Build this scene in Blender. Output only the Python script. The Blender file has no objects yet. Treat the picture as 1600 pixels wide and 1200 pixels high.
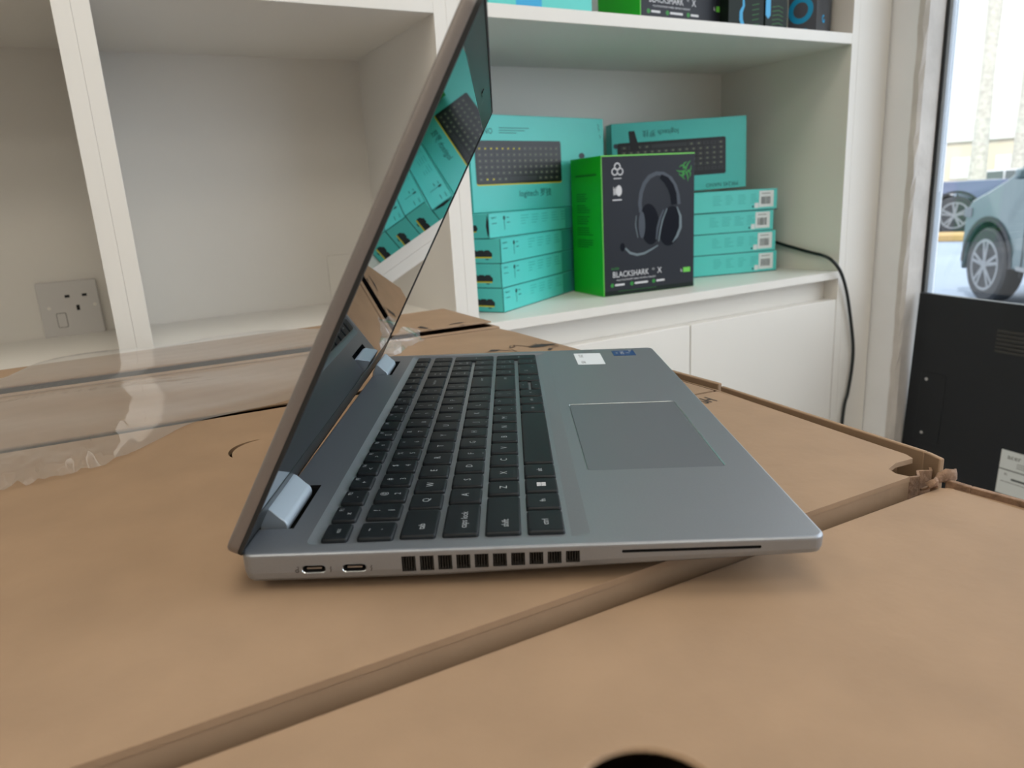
import bpy, math, random
from mathutils import Vector, Matrix
from mathutils.geometry import delaunay_2d_cdt
random.seed(7)
SC = bpy.context.scene
COL = SC.collection
FLOOR = 1400.0            # the camera is 1.4 m above the shop floor; coordinates below are millimetres from the camera point

# ------------------------------------------------------------------ camera
FPX = 1114.03
def _n(v): return v.normalized()
def _cv(px, py): return Vector((px-800.0, -(py-600.0), -FPX))
_Z = -_n(_cv(1048, 4850)); _S = _n(_cv(2904, 187))
_X = _n(_S - _Z*_S.dot(_Z)); _Y = _Z.cross(_X)
CAMR = Matrix((_X, _Y, _Z))          # camera axes to room axes (x along the shelves, y towards them, z up)
cam_data = bpy.data.cameras.new('camera'); cam = bpy.data.objects.new('camera', cam_data); COL.objects.link(cam)
cam_data.sensor_fit = 'HORIZONTAL'; cam_data.sensor_width = 36.0; cam_data.lens = 36.0*FPX/1600.0
cam_data.clip_start = 0.01; cam_data.clip_end = 400
cam_data.dof.use_dof = True; cam_data.dof.focus_distance = 0.43; cam_data.dof.aperture_fstop = 13.0
cam.matrix_world = Matrix.Translation((0, 0, FLOOR/1000)) @ CAMR.to_4x4()
SC.camera = cam

# ------------------------------------------------------------------ view, sky, sun
SC.view_settings.view_transform = 'Standard'; SC.view_settings.look = 'None'
SC.view_settings.exposure = -0.15; SC.view_settings.gamma = 1.0; SC.view_settings.use_curve_mapping = False
W = bpy.data.worlds.new('daylight'); SC.world = W; W.use_nodes = True
bg = W.node_tree.nodes['Background']; bg.inputs[0].default_value = (0.89, 0.95, 1.0, 1); bg.inputs[1].default_value = 4.0
sd = bpy.data.lights.new('sun', 'SUN'); sd.energy = 5.0; sd.angle = 0.02; sd.color = (1, .95, .86)
sun = bpy.data.objects.new('sun', sd); COL.objects.link(sun)
sun.rotation_euler = Vector((0.5, 0.28, -0.85)).to_track_quat('-Z', 'Y').to_euler(); sun.location = (0, 0, 8)
pd = bpy.data.lights.new('window_portal', 'AREA'); pd.shape = 'RECTANGLE'; pd.size = 3.6; pd.size_y = 2.7; pd.cycles.is_portal = True
po = bpy.data.objects.new('window_portal', pd); COL.objects.link(po)
po.matrix_world = Matrix.Translation((1.50, -0.9, 1.35)) @ Matrix(((0, 0, 1), (1, 0, 0), (0, 1, 0))).to_4x4()
LAMP = 6.9

# ------------------------------------------------------------------ frames
class Fr:
    def __init__(s, o=(0,0,0), u=(1,0,0), v=(0,1,0), w=None):
        s.o = Vector(o); s.u = Vector(u); s.v = Vector(v); s.w = Vector(w) if w is not None else s.u.cross(s.v)
    def p(s, a, b, c=0.0): return s.o + s.u*a + s.v*b + s.w*c
    def mat(s):
        m = Matrix((s.u, s.v, s.w)).transposed().to_4x4()
        m.translation = Vector((s.o.x, s.o.y, s.o.z+FLOOR))/1000
        return m
WORLD = Fr()
# laptop frame: x hinge to front, y near to far side, z up; origin = near rear corner of the deck
LX = Vector((0.8746, -0.4844, -0.0229)); LY = Vector((0.4846, 0.8747, 0.0053)); LZ = Vector((0.0175, -0.0157, 0.9997))
LX.normalize(); LY = _n(LY - LX*LY.dot(LX)); LZ = LX.cross(LY)
LO = -(LX*111.512 + LY*-255.611 + LZ*134.859)
LAP = Fr(LO, LX, LY, LZ)
def ztop(X, Y, c=-17.5): return ((c-134.859) - LZ.x*X - LZ.y*Y)/LZ.z    # height of the carton tops

# ------------------------------------------------------------------ materials
def mat(name, col, rough=0.5, metal=0.0, ior=1.45, noise=0.0, nscale=20.0, bump=0.0, bscale=60.0, coat=0.0, emit=0.0, spec=None, stretch=None):
    m = bpy.data.materials.new(name); m.use_nodes = True
    nt = m.node_tree; b = nt.nodes['Principled BSDF']
    b.inputs['Base Color'].default_value = (*col, 1); b.inputs['Roughness'].default_value = rough
    b.inputs['Metallic'].default_value = metal; b.inputs['IOR'].default_value = ior
    b.inputs['Coat Weight'].default_value = coat; b.inputs['Coat Roughness'].default_value = 0.08
    if spec is not None: b.inputs['Specular IOR Level'].default_value = spec
    if emit: b.inputs['Emission Color'].default_value = (*col, 1); b.inputs['Emission Strength'].default_value = emit
    tc = nt.nodes.new('ShaderNodeTexCoord'); mp = nt.nodes.new('ShaderNodeMapping'); nt.links.new(tc.outputs['Object'], mp.inputs[0])
    if stretch: mp.inputs['Scale'].default_value = stretch
    n = nt.nodes.new('ShaderNodeTexNoise'); n.inputs['Scale'].default_value = nscale; n.inputs['Detail'].default_value = 6
    nt.links.new(mp.outputs[0], n.inputs['Vector'])
    r = nt.nodes.new('ShaderNodeValToRGB')
    k = noise
    r.color_ramp.elements[0].position = .3; r.color_ramp.elements[1].position = .7
    r.color_ramp.elements[0].color = (*[c*(1-k) for c in col], 1); r.color_ramp.elements[1].color = (*[min(1, c*(1+k)) for c in col], 1)
    nt.links.new(n.outputs[0], r.inputs[0]); nt.links.new(r.outputs[0], b.inputs['Base Color'])
    if bump:
        n2 = nt.nodes.new('ShaderNodeTexNoise'); n2.inputs['Scale'].default_value = bscale; n2.inputs['Detail'].default_value = 4
        nt.links.new(mp.outputs[0], n2.inputs['Vector'])
        bp = nt.nodes.new('ShaderNodeBump'); bp.inputs['Strength'].default_value = bump; bp.inputs['Distance'].default_value = 0.002
        nt.links.new(n2.outputs[0], bp.inputs['Height']); nt.links.new(bp.outputs[0], b.inputs['Normal'])
    return m
M = {}
M['white'] = mat('white_melamine', (.745,.72,.675), .38, noise=.015, nscale=3)
M['wall'] = mat('plaster', (.78,.79,.80), .8, noise=.04, nscale=6, bump=.3, bscale=30)
M['jamb'] = mat('bare_plaster', (.56,.53,.50), .9, noise=.12, nscale=14, bump=.8, bscale=40)
M['floor'] = mat('floor_tile', (.42,.38,.34), .35, noise=.06, nscale=3)
M['ceil'] = mat('ceiling_paint', (.78,.76,.72), .9)
M['roomwall'] = mat('painted_wall', (.50,.45,.40), .9)
M['card'] = mat('cardboard', (.325,.218,.138), .72, noise=.07, nscale=26, bump=.12, bscale=120, spec=.35)
M['cardedge'] = mat('cardboard_edge', (.25,.155,.10), .85, noise=.25, nscale=200, bump=.5, bscale=400)
M['cardin'] = mat('cardboard_inside_shade', (.13,.08,.05), .9)  # cardboard darkened: the shade inside the cartons is put into the colour
M['ink'] = mat('black_ink', (.035,.03,.028), .7)
M['inkfaint'] = mat('brown_ink', (.10,.06,.04), .7)
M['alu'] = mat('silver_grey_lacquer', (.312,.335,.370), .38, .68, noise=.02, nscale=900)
M['alulid'] = mat('lid_lacquer_reflected_brown', (.23,.205,.195), .45, .45, noise=.02, nscale=900)  # grey lacquer tinted dark brown for the reflected cardboard and dark room
M['pad'] = mat('touchpad_surface', (.205,.22,.248), .34, .5)
M['padedge'] = mat('polished_chamfer', (.75,.78,.8), .22, 1.0)
M['key'] = mat('black_keycap', (.010,.013,.016), .46, noise=.05, nscale=500, spec=.32)
M['legend'] = mat('grey_legend', (.42,.45,.47), .5)
M['bezel'] = mat('black_bezel', (.012,.015,.016), .34, ior=1.5)
M['glass'] = mat('glossy_display', (.003,.004,.005), .012, ior=1.75)
M['hinge'] = mat('satin_hinge_metal', (.42,.49,.56), .4, .3)
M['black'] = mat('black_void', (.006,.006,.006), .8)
M['fin'] = mat('dark_fin', (.05,.048,.045), .4, .4)
M['rubber'] = mat('rubber', (.02,.02,.02), .8)
M['portmetal'] = mat('port_metal', (.35,.35,.36), .3, 1.0)
M['stkw'] = mat('white_sticker', (.78,.82,.86), .4)
M['stkb'] = mat('blue_sticker', (.012,.06,.19), .3)
M['teal'] = mat('teal_print', (.085,.56,.52), .36, noise=.03, nscale=8, spec=.5)
M['teal2'] = mat('teal_print_edge_shade', (.035,.36,.33), .36)
M['tealtext'] = mat('dark_teal_ink_seam_shade', (.008,.07,.07), .5)
M['kb'] = mat('keyboard_picture_black', (.012,.013,.016), .35)
M['kbkey'] = mat('keyboard_picture_keys', (.035,.035,.042), .4)
M['kbglyph'] = mat('keyboard_picture_legends', (.20,.22,.14), .5)
M['yellow'] = mat('yellow_print', (.62,.52,.03), .45)
M['label'] = mat('white_label', (.66,.70,.70), .5)
M['bar'] = mat('barcode_ink', (.06,.07,.07), .6)
M['green'] = mat('bright_green_print', (.006,.42,.012), .35)
M['greenhi'] = mat('light_green_edge', (.14,.55,.06), .35)
M['greendk'] = mat('dark_green_ink', (.004,.13,.01), .5)
M['raz'] = mat('charcoal_print', (.015,.017,.024), .45, spec=.25)
M['razline'] = mat('headset_picture_dark', (.003,.004,.009), .5, spec=.12)
M['razmid'] = mat('headset_picture_mid', (.038,.048,.066), .45)
M['razhi'] = mat('headset_picture_light', (.13,.17,.19), .4)
M['icon'] = mat('white_ink', (.62,.62,.64), .5)
M['logogreen'] = mat('green_logo_ink', (.012,.22,.02), .5)
M['navy'] = mat('black_green_print', (.006,.012,.009), .5, spec=.2)
M['blue'] = mat('cyan_blue_ink', (.01,.33,.62), .4)
M['gbox'] = mat('slate_print', (.085,.09,.11), .45, spec=.3)
M['gbox2'] = mat('dark_slate_print', (.035,.04,.048), .38, noise=.4, nscale=18)
M['tv'] = mat('black_steel', (.008,.010,.013), .42, .1, noise=.08, nscale=5)
M['screw'] = mat('screw_steel', (.6,.6,.6), .3, 1)
M['cable'] = mat('black_cable', (.01,.014,.014), .45)
M['plate'] = mat('white_wall_plate', (.60,.585,.57), .4)
M['frameb'] = mat('black_gasket', (.01,.01,.01), .6)
M['framew'] = mat('white_window_frame', (.36,.41,.47), .5)
M['lampp'] = mat('lamp_diffuser', (1.0,.92,.78), .5, emit=LAMP)
M['asphalt'] = mat('pale_asphalt', (.15,.185,.235), .9, noise=.08, nscale=.8)
M['kerb'] = mat('yellow_kerb', (.27,.18,.07), .8, noise=.1, nscale=2)
M['sand'] = mat('sandstone', (.46,.40,.30), .9, noise=.05, nscale=.5)
M['sand2'] = mat('pale_render', (.48,.47,.42), .9)
M['trunk'] = mat('palm_trunk', (.36,.34,.29), .9, noise=.2, nscale=6)
M['leaf'] = mat('palm_leaf', (.34,.42,.22), .8)
M['suv'] = mat('grey_green_paint', (.055,.085,.095), .35, .2, coat=.3)
M['pickup'] = mat('dark_blue_paint', (.045,.06,.11), .4, .2, coat=.3)
M['redcar'] = mat('red_paint', (.30,.12,.11), .3, coat=.5)
M['whitecar'] = mat('white_paint', (.4,.41,.42), .3, coat=.5)
M['tyre'] = mat('tyre', (.016,.018,.022), .8)
M['rim'] = mat('alloy_wheel', (.17,.18,.19), .4, .4)
M['carglass'] = mat('car_glass', (.05,.06,.06), .05, ior=1.5)
M['tail'] = mat('tail_lamp', (.6,.03,.02), .2)
def film_mat(name, fac, tint, rough, white):
    m = bpy.data.materials.new(name); m.use_nodes = True; nt = m.node_tree; nt.nodes.clear()
    out = nt.nodes.new('ShaderNodeOutputMaterial'); tr = nt.nodes.new('ShaderNodeBsdfTransparent'); tr.inputs[0].default_value = (*tint, 1)
    gl = nt.nodes.new('ShaderNodeBsdfGlossy'); gl.inputs['Roughness'].default_value = rough; gl.inputs['Color'].default_value = (.95,.95,.95,1)
    df = nt.nodes.new('ShaderNodeBsdfDiffuse'); df.inputs['Color'].default_value = (.8,.8,.8,1)
    mx1 = nt.nodes.new('ShaderNodeMixShader'); mx1.inputs[0].default_value = white
    lf = nt.nodes.new('ShaderNodeLayerWeight'); lf.inputs['Blend'].default_value = .5
    pw = nt.nodes.new('ShaderNodeMath'); pw.operation = 'POWER'; pw.inputs[1].default_value = 4.0; nt.links.new(lf.outputs['Facing'], pw.inputs[0])
    lw = nt.nodes.new('ShaderNodeMath'); lw.operation = 'MULTIPLY_ADD'; lw.inputs[1].default_value = fac; lw.inputs[2].default_value = .04; nt.links.new(pw.outputs[0], lw.inputs[0])
    mx2 = nt.nodes.new('ShaderNodeMixShader')
    nt.links.new(tr.outputs[0], mx1.inputs[1]); nt.links.new(df.outputs[0], mx1.inputs[2])
    nt.links.new(lw.outputs[0], mx2.inputs[0]); nt.links.new(mx1.outputs[0], mx2.inputs[1]); nt.links.new(gl.outputs[0], mx2.inputs[2])
    nt.links.new(mx2.outputs[0], out.inputs[0])
    return m
M['film'] = film_mat('clear_plastic_film', .95, (.97,.97,.97), .06, .13)
M['film2'] = film_mat('crumpled_plastic_film', .9, (.97,.97,.97), .12, .13)
M['pane'] = film_mat('window_glass', .5, (.98,.99,1), .0, .0)

# ------------------------------------------------------------------ mesh builder (local millimetres)
_tc = {}
def text_geo(s, size):
    k = (s, size)
    if k in _tc: return _tc[k]
    cu = bpy.data.curves.new('t', 'FONT'); cu.body = s; cu.size = size; cu.align_x = 'CENTER'; cu.align_y = 'CENTER'; cu.resolution_u = 2
    o = bpy.data.objects.new('t', cu); COL.objects.link(o)
    dg = bpy.context.evaluated_depsgraph_get(); dg.update()
    me = bpy.data.meshes.new_from_object(o.evaluated_get(dg))
    g = ([(v.co.x, v.co.y) for v in me.vertices], [tuple(p.vertices) for p in me.polygons])
    bpy.data.meshes.remove(me); bpy.data.objects.remove(o); bpy.data.curves.remove(cu)
    _tc[k] = g
    return g
class MB:
    def __init__(s): s.v = []; s.f = []; s.m = []; s.ms = []
    def mi(s, m):
        if m not in s.ms: s.ms.append(m)
        return s.ms.index(m)
    def add(s, vs, fs, m):
        k = len(s.v); i = s.mi(m); s.v += [tuple(v) for v in vs]
        for f in fs: s.f.append(tuple(k+j for j in f)); s.m.append(i)
        return s
    def box(s, a, b, m, fr=WORLD):
        vs = [fr.p(x, y, z) for z in (a[2], b[2]) for y in (a[1], b[1]) for x in (a[0], b[0])]
        return s.add(vs, [(0,2,3,1),(4,5,7,6),(0,1,5,4),(2,6,7,3),(0,4,6,2),(1,3,7,5)], m)
    def loft(s, loops, m, cap=True, close=True):
        n = len(loops[0]); vs = [p for l in loops for p in l]; fs = []
        for i in range(len(loops)-1):
            for j in range(n if close else n-1):
                a = i*n+j; b = i*n+(j+1) % n
                fs.append((a, b, b+n, a+n))
        if cap: fs.append(tuple(reversed(range(n)))); fs.append(tuple(range((len(loops)-1)*n, len(loops)*n)))
        return s.add(vs, fs, m)
    def prism(s, poly, c0, c1, m, fr=WORLD):
        return s.loft([[fr.p(a, b, c0) for a, b in poly], [fr.p(a, b, c1) for a, b in poly]], m)
    def tube(s, pts, r, m, n=10, taper=None):
        pts = [Vector(p) for p in pts]; loops = []
        for i, p in enumerate(pts):
            t = _n(pts[min(i+1, len(pts)-1)] - pts[max(i-1, 0)])
            a = _n(t.orthogonal()) if i == 0 else _n(a - t*a.dot(t)); b = t.cross(a)
            rr = r if taper is None else taper[i]
            loops.append([p + (a*math.cos(2*math.pi*k/n) + b*math.sin(2*math.pi*k/n))*rr for k in range(n)])
        return s.loft(loops, m)
    def cyl(s, c, ax, r, h, m, n=20):
        c = Vector(c); ax = _n(Vector(ax)); return s.tube([c-ax*h/2, c+ax*h/2], r, m, n)
    def flat(s, poly, m, fr=WORLD, c=0.0):
        return s.add([fr.p(a, b, c) for a, b in poly], [tuple(range(len(poly)))], m)
    def rect(s, a0, b0, a1, b1, m, fr=WORLD, c=0.0): return s.flat([(a0,b0),(a1,b0),(a1,b1),(a0,b1)], m, fr, c)
    def ring(s, cx, cy, r0, r1, m, fr=WORLD, c=0.0, n=24, a0=0, a1=360, ry=1.0):
        A = [math.radians(a0+(a1-a0)*k/n) for k in range(n+1)]
        vs = [fr.p(cx+r*math.cos(t), cy+r*ry*math.sin(t), c) for t in A for r in (r0, r1)]
        return s.add(vs, [(2*k, 2*k+1, 2*k+3, 2*k+2) for k in range(n)], m)
    def stroke(s, pts, wd, m, fr=WORLD, c=0.0):
        n = len(pts); vs = []
        for i, p in enumerate(pts):
            q0 = Vector(pts[max(i-1, 0)]); q1 = Vector(pts[min(i+1, n-1)]); t = (q1-q0).normalized(); nn = Vector((-t.y, t.x))
            w_ = wd[i] if isinstance(wd, (list, tuple)) else wd
            for k in (-1, 1): q = Vector(p)+nn*k*w_/2; vs.append(fr.p(q.x, q.y, c))
        return s.add(vs, [(2*i, 2*i+2, 2*i+3, 2*i+1) for i in range(n-1)], m)
    def disc(s, cx, cy, r, m, fr=WORLD, c=0.0, n=24, ry=1.0, rot=0.0):
        P = []
        for k in range(n):
            t = 2*math.pi*k/n; x, y = r*math.cos(t), r*ry*math.sin(t)
            P.append((cx+x*math.cos(rot)-y*math.sin(rot), cy+x*math.sin(rot)+y*math.cos(rot)))
        return s.flat(P, m, fr, c)
    def text(s, st, size, cx, cy, m, fr=WORLD, c=0.0, rot=0.0, sx=1.0):
        V, F_ = text_geo(st, size); cr, sr = math.cos(rot), math.sin(rot)
        return s.add([fr.p(cx+x*sx*cr-y*sr, cy+x*sx*sr+y*cr, c) for x, y in V], F_, m)
    def cdt(s, outer, holes, c0, c1, m, fr=WORLD, zf=None):
        """slab with holes; zf(a,b) overrides the top height, thickness c1-c0"""
        pts = []; edges = []; loops = [outer]+holes
        for l in loops:
            k = len(pts); pts += [Vector(p) for p in l]; edges += [(k+i, k+(i+1) % len(l)) for i in range(len(l))]
        vo, eo, fo, *_ = delaunay_2d_cdt(pts, edges, [], 1, 1e-6)
        def inside(p, l):
            r = False; j = len(l)-1
            for i in range(len(l)):
                if (l[i][1] > p[1]) != (l[j][1] > p[1]) and p[0] < (l[j][0]-l[i][0])*(p[1]-l[i][1])/(l[j][1]-l[i][1])+l[i][0]: r = not r
                j = i
            return r
        keep = []
        for f in fo:
            cx = sum(vo[i][0] for i in f)/len(f); cy = sum(vo[i][1] for i in f)/len(f)
            if inside((cx, cy), outer) and not any(inside((cx, cy), h) for h in holes): keep.append(tuple(f))
        h = lambda a, b: (zf(a, b) if zf else c1)
        th = c1-c0
        s.add([fr.p(p[0], p[1], h(p[0], p[1])) for p in vo], keep, m)
        s.add([fr.p(p[0], p[1], h(p[0], p[1])-th) for p in vo], [tuple(reversed(f)) for f in keep], m)
        for l in loops:
            n = len(l); vs = [fr.p(a, b, h(a, b)) for a, b in l]+[fr.p(a, b, h(a, b)-th) for a, b in l]
            s.add(vs, [(i, (i+1) % n, n+(i+1) % n, n+i) for i in range(n)], m)
        return s
    def mesh(s, name):
        me = bpy.data.meshes.new(name); me.from_pydata([tuple(c/1000 for c in v) for v in s.v], [], s.f)
        for m in s.ms: me.materials.append(M[m])
        me.polygons.foreach_set('material_index', s.m); me.update()
        return me
def fixn(me):
    import bmesh
    b = bmesh.new(); b.from_mesh(me); bmesh.ops.remove_doubles(b, verts=b.verts, dist=1e-6); bmesh.ops.recalc_face_normals(b, faces=b.faces); b.to_mesh(me); b.free()
def put(name, mb, parent=None, frame=None, bevel=0.0, smooth=False, label=None, cat=None, group=None, kind=None, seg=2, fix=True, angle=40):
    me = mb if isinstance(mb, bpy.types.Mesh) else mb.mesh(name)
    if fix and not isinstance(mb, bpy.types.Mesh): fixn(me)
    o = bpy.data.objects.new(name, me); COL.objects.link(o)
    if parent is not None: o.parent = parent
    elif frame is not None: o.matrix_world = frame.mat()
    else: o.location = (0, 0, FLOOR/1000)
    if bevel:
        b = o.modifiers.new('bevel', 'BEVEL'); b.width = bevel/1000; b.segments = seg; b.limit_method = 'ANGLE'; b.angle_limit = math.radians(35)
    if smooth or bevel:
        me.polygons.foreach_set('use_smooth', [True]*len(me.polygons))
        try: me.set_sharp_from_angle(angle=math.radians(angle))
        except Exception: pass
    tag(o, label, cat, group, kind)
    return o
def tag(o, label=None, cat=None, group=None, kind=None):
    for k, v in (('label', label), ('category', cat), ('group', group), ('kind', kind)):
        if v: o[k] = v
    return o
def thing(name, frame, label, cat, group=None):
    o = bpy.data.objects.new(name, None); COL.objects.link(o); o.matrix_world = frame.mat(); o.empty_display_size = .02
    return tag(o, label, cat, group)
def rrect(a0, b0, a1, b1, r, n=5):
    P = []
    for cx, cy, s0 in ((a1-r, b0+r, -90), (a1-r, b1-r, 0), (a0+r, b1-r, 90), (a0+r, b0+r, 180)):
        for k in range(n+1):
            t = math.radians(s0+90*k/n); P.append((cx+r*math.cos(t), cy+r*math.sin(t)))
    return P
def boolean(me, cutters):
    o = bpy.data.objects.new('b', me); COL.objects.link(o); cs = []
    for c in cutters:
        cm = c.mesh('c'); fixn(cm); co = bpy.data.objects.new('c', cm); COL.objects.link(co); cs.append(co)
        md = o.modifiers.new('x', 'BOOLEAN'); md.operation = 'DIFFERENCE'; md.solver = 'EXACT'; md.object = co
        try: md.material_mode = 'TRANSFER'
        except Exception: pass
    dg = bpy.context.evaluated_depsgraph_get(); dg.update()
    r = bpy.data.meshes.new_from_object(o.evaluated_get(dg))
    bpy.data.objects.remove(o)
    for c in cs: bpy.data.objects.remove(c)
    return r
def ray(px, py): return CAMR @ _cv(px, py)
def onY(px, py, y): r = ray(px, py); return r*(y/r.y)
def onX(px, py, x): r = ray(px, py); return r*(x/r.x)
def onZ(px, py, z): r = ray(px, py); return r*(z/r.z)

# ================================================================== ROOM
YF, YB = 960.0, 1295.0
XW = 1411.0
def struct(name, mb, **k): return put(name, mb, kind='structure', **k)
struct('floor', MB().box((-2500,-3000,-FLOOR-60), (1500,1400,-FLOOR), 'floor'))
struct('ceiling', MB().box((-2500,-3000,1300), (1640,1400,1360), 'ceil'))
struct('wall_back', MB().box((-2500,1312,-FLOOR), (1640,1400,1300), 'wall'))
struct('wall_left', MB().box((-2560,-3000,-FLOOR), (-2500,1400,1300), 'roomwall'))
struct('wall_front', MB().box((-2560,-3060,-FLOOR), (1640,-3000,1300), 'roomwall'))
# right wall: solid pier by the shelves (rough plaster edge), the shop window towards the camera
pier = MB(); pier.box((XW,897,-FLOOR), (1524,1312,1300), 'wall')
struct('wall_right', pier)
ed = MB(); loops = []
rnd = random.Random(3)
for k in range(90):
    z = -FLOOR+k*2700/89; a = rnd.uniform(-3.5, 3.5); b = rnd.uniform(-2.0, 2.5)
    loops.append([Vector((XW-1.5, 905+a*.4, z)), Vector((XW-2.0+b*.4, 893+a, z)), Vector((XW+5+b, 889+b*.6, z)), Vector((XW+60, 890.5, z)), Vector((XW+60, 900, z)), Vector((XW+2, 905, z))])
ed.loft(loops, 'jamb'); struct('trim_1', ed)
struct('wall_right_far', MB().box((XW,-3000,-FLOOR), (1640,-2700,1300), 'wall'))
win = thing('window_1', Fr((1475,-900,-FLOOR)), 'tall shop window in the right wall with white frame and black gasket', 'window'); del win['category']; win['kind'] = 'structure'
def wl(mb):   # world millimetres to the window's local frame
    mb.v = [(x-1475, y+900, z+FLOOR) for x, y, z in mb.v]; return mb
put('gasket', wl(MB().box((1469,886.5,-FLOOR), (1474,890.5,1300), 'frameb').box((1466,-2700,-FLOOR), (1474,-2692,1300), 'frameb')), win)
fmb = MB()
for y0, y1 in ((880,889), (-2699,-2660)): fmb.box((1474.5,y0,-FLOOR), (1492,y1,1300), 'framew')
fmb.box((1474.5,-2660,-FLOOR), (1492,880,-FLOOR+60), 'framew').box((1474.5,-2660,1240), (1492,880,1300), 'framew')
put('window_frame', wl(fmb), win)
put('pane', wl(MB().box((1481,-2659,-FLOOR+61), (1487,879.5,1239), 'pane')), win)

# ceiling lamps (a 2 x 3 grid of square panels)
for lx in (-1300, 100):
    for ly in (-1900, -700, 300):
        w_ = {(-1300,-1900): 'left row, farthest from the shelves', (-1300,-700): 'left row, middle', (-1300,300): 'left row, nearest the shelves',
              (100,-1900): 'right row, farthest from the shelves', (100,-700): 'right row, middle', (100,300): 'right row, nearest the shelves'}[(lx, ly)]
        t = thing('ceiling_light', Fr((lx, ly, 1300)), 'square white ceiling light panel, '+w_, 'ceiling light', 'ceiling light panels')
        f = MB()
        for a, b in (((-310,-310,-14),(310,-290,0)), ((-310,290,-14),(310,310,0)), ((-310,-290,-14),(-290,290,0)), ((290,-290,-14),(310,290,0))): f.box(a, b, 'white')
        put('frame', f, t); put('diffuser', MB().box((-290,-290,-9), (290,290,-2), 'lampp'), t)

# ================================================================== SHELVING
T = 18.7
def unit(name, x0, x1, zlow, label, doors, recess, filler=False):
    t = thing(name, Fr((x0, YF, -FLOOR)), label, 'shelving unit', 'white shelving units along the back wall')
    def L(mb): mb.v = [(x-x0, y-YF, z+FLOOR) for x, y, z in mb.v]; return mb
    xl, xr = x0+.1, x1-.1
    for a, b in ((xl, xl+T-.4), (xr-T+.4, xr)):
        put('side_panel', L(MB().box((a, YF, -FLOOR+1), (b, YB+12, 1285), 'white')), t, bevel=.25)
    a, b = xl+T-.4, xr-T+.4
    put('back_panel', L(MB().box((a, YB, -FLOOR+1), (b, YB+12, 1285), 'white')), t)
    for z1, th in ((262.8, 18.8), (640, 18.8), (1010, 18.8), (1285, 18.8)):
        put('shelf', L(MB().box((a, YF, z1-th), (b, YB, z1), 'white')), t, bevel=.6)
    put('shelf', L(MB().box((a, YF, zlow-15.2), (b, YB, zlow), 'white')), t, bevel=.6)
    if recess: put('recess_panel', L(MB().box((a, 992, zlow-60), (b, 1005, zlow-15.2), 'white')), t)
    n = len(doors)-1
    for i in range(n):
        d = put('door', L(MB().box((doors[i]+1.5, YF, -FLOOR+60), (doors[i+1]-1.5, YF+18, -242), 'white')), t, bevel=.8)
    put('door_shadow_board', L(MB().box((a, YF+19, -FLOOR+60), (b, YF+32, -243.5), 'white')), t)  # board added behind the doors so that their gaps fall in shadow
    if filler: put('filler_panel', L(MB().box((1294.2+T*0+19, YF, -FLOOR+1), (XW-3, YF+20, 1285), 'white')), t, bevel=.8)
    return t
unit('shelving_unit', -432.0, 9.8, -168.0, 'white open shelving unit at left with a wall socket inside', [-413.0, -8.6], True)
unit('shelving_unit', 9.8, 452.2, -168.0, 'empty white shelving unit behind the laptop lid', [28.5, 433.5], True)
unit('shelving_unit', 452.2, 1313.0, -184.3, 'wide white shelving unit at right stocked with teal and green boxes', [471.0, 894.0, 1294.0], True, True)

# wall socket inside the left unit
def plate(o, sw=86.0): return Fr(o, (1,0,0), (0,0,1), (0,-1,0))
so = onY(169, 519, YB-1.0)      # lower right corner of the plate
PF = plate((so.x-43.0, YB-.3, so.z+43.0))
sk = thing('wall_socket', PF, 'square white three-pin wall socket with a rocker switch', 'wall socket')
pl = MB().prism(rrect(-40.5,-43,40.5,43,3), 0, 8, 'plate'); put('plate', pl, sk, bevel=1.5)
hl = MB()
for (a, b, w_, h_) in ((-1.5,20,6.6,4.2), (21.5,20,6.6,4.2), (10,1.5,4.4,8.2)): hl.box((a-w_/2,b-h_/2,7.6), (a+w_/2,b+h_/2,8.15), 'black')
put('pin_holes', hl, sk)
put('switch', MB().prism(rrect(-20,-26,-8,-5,2), 7.5, 9.6, 'plate'), sk, bevel=.7)
put('switch_gap', MB().prism(rrect(-20.7,-26.7,-7.3,-4.3,2.3), 7.7, 8.12, 'fin'), sk)
for a in (-28, 33): put('screw_cover', MB().cyl((a, 4, 8.1), (0,0,1), 2.6, .8, 'white', 16), sk)
PF2 = plate((338.0+40, YB-.3, -126))
bp = put('blanking_plate', MB().prism(rrect(-40,-43,40,43,4), 0, 2.5, 'white'), frame=PF2, bevel=.8, label='flush white blanking plate low on the back panel behind the lid', cat='blanking plate')

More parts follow.
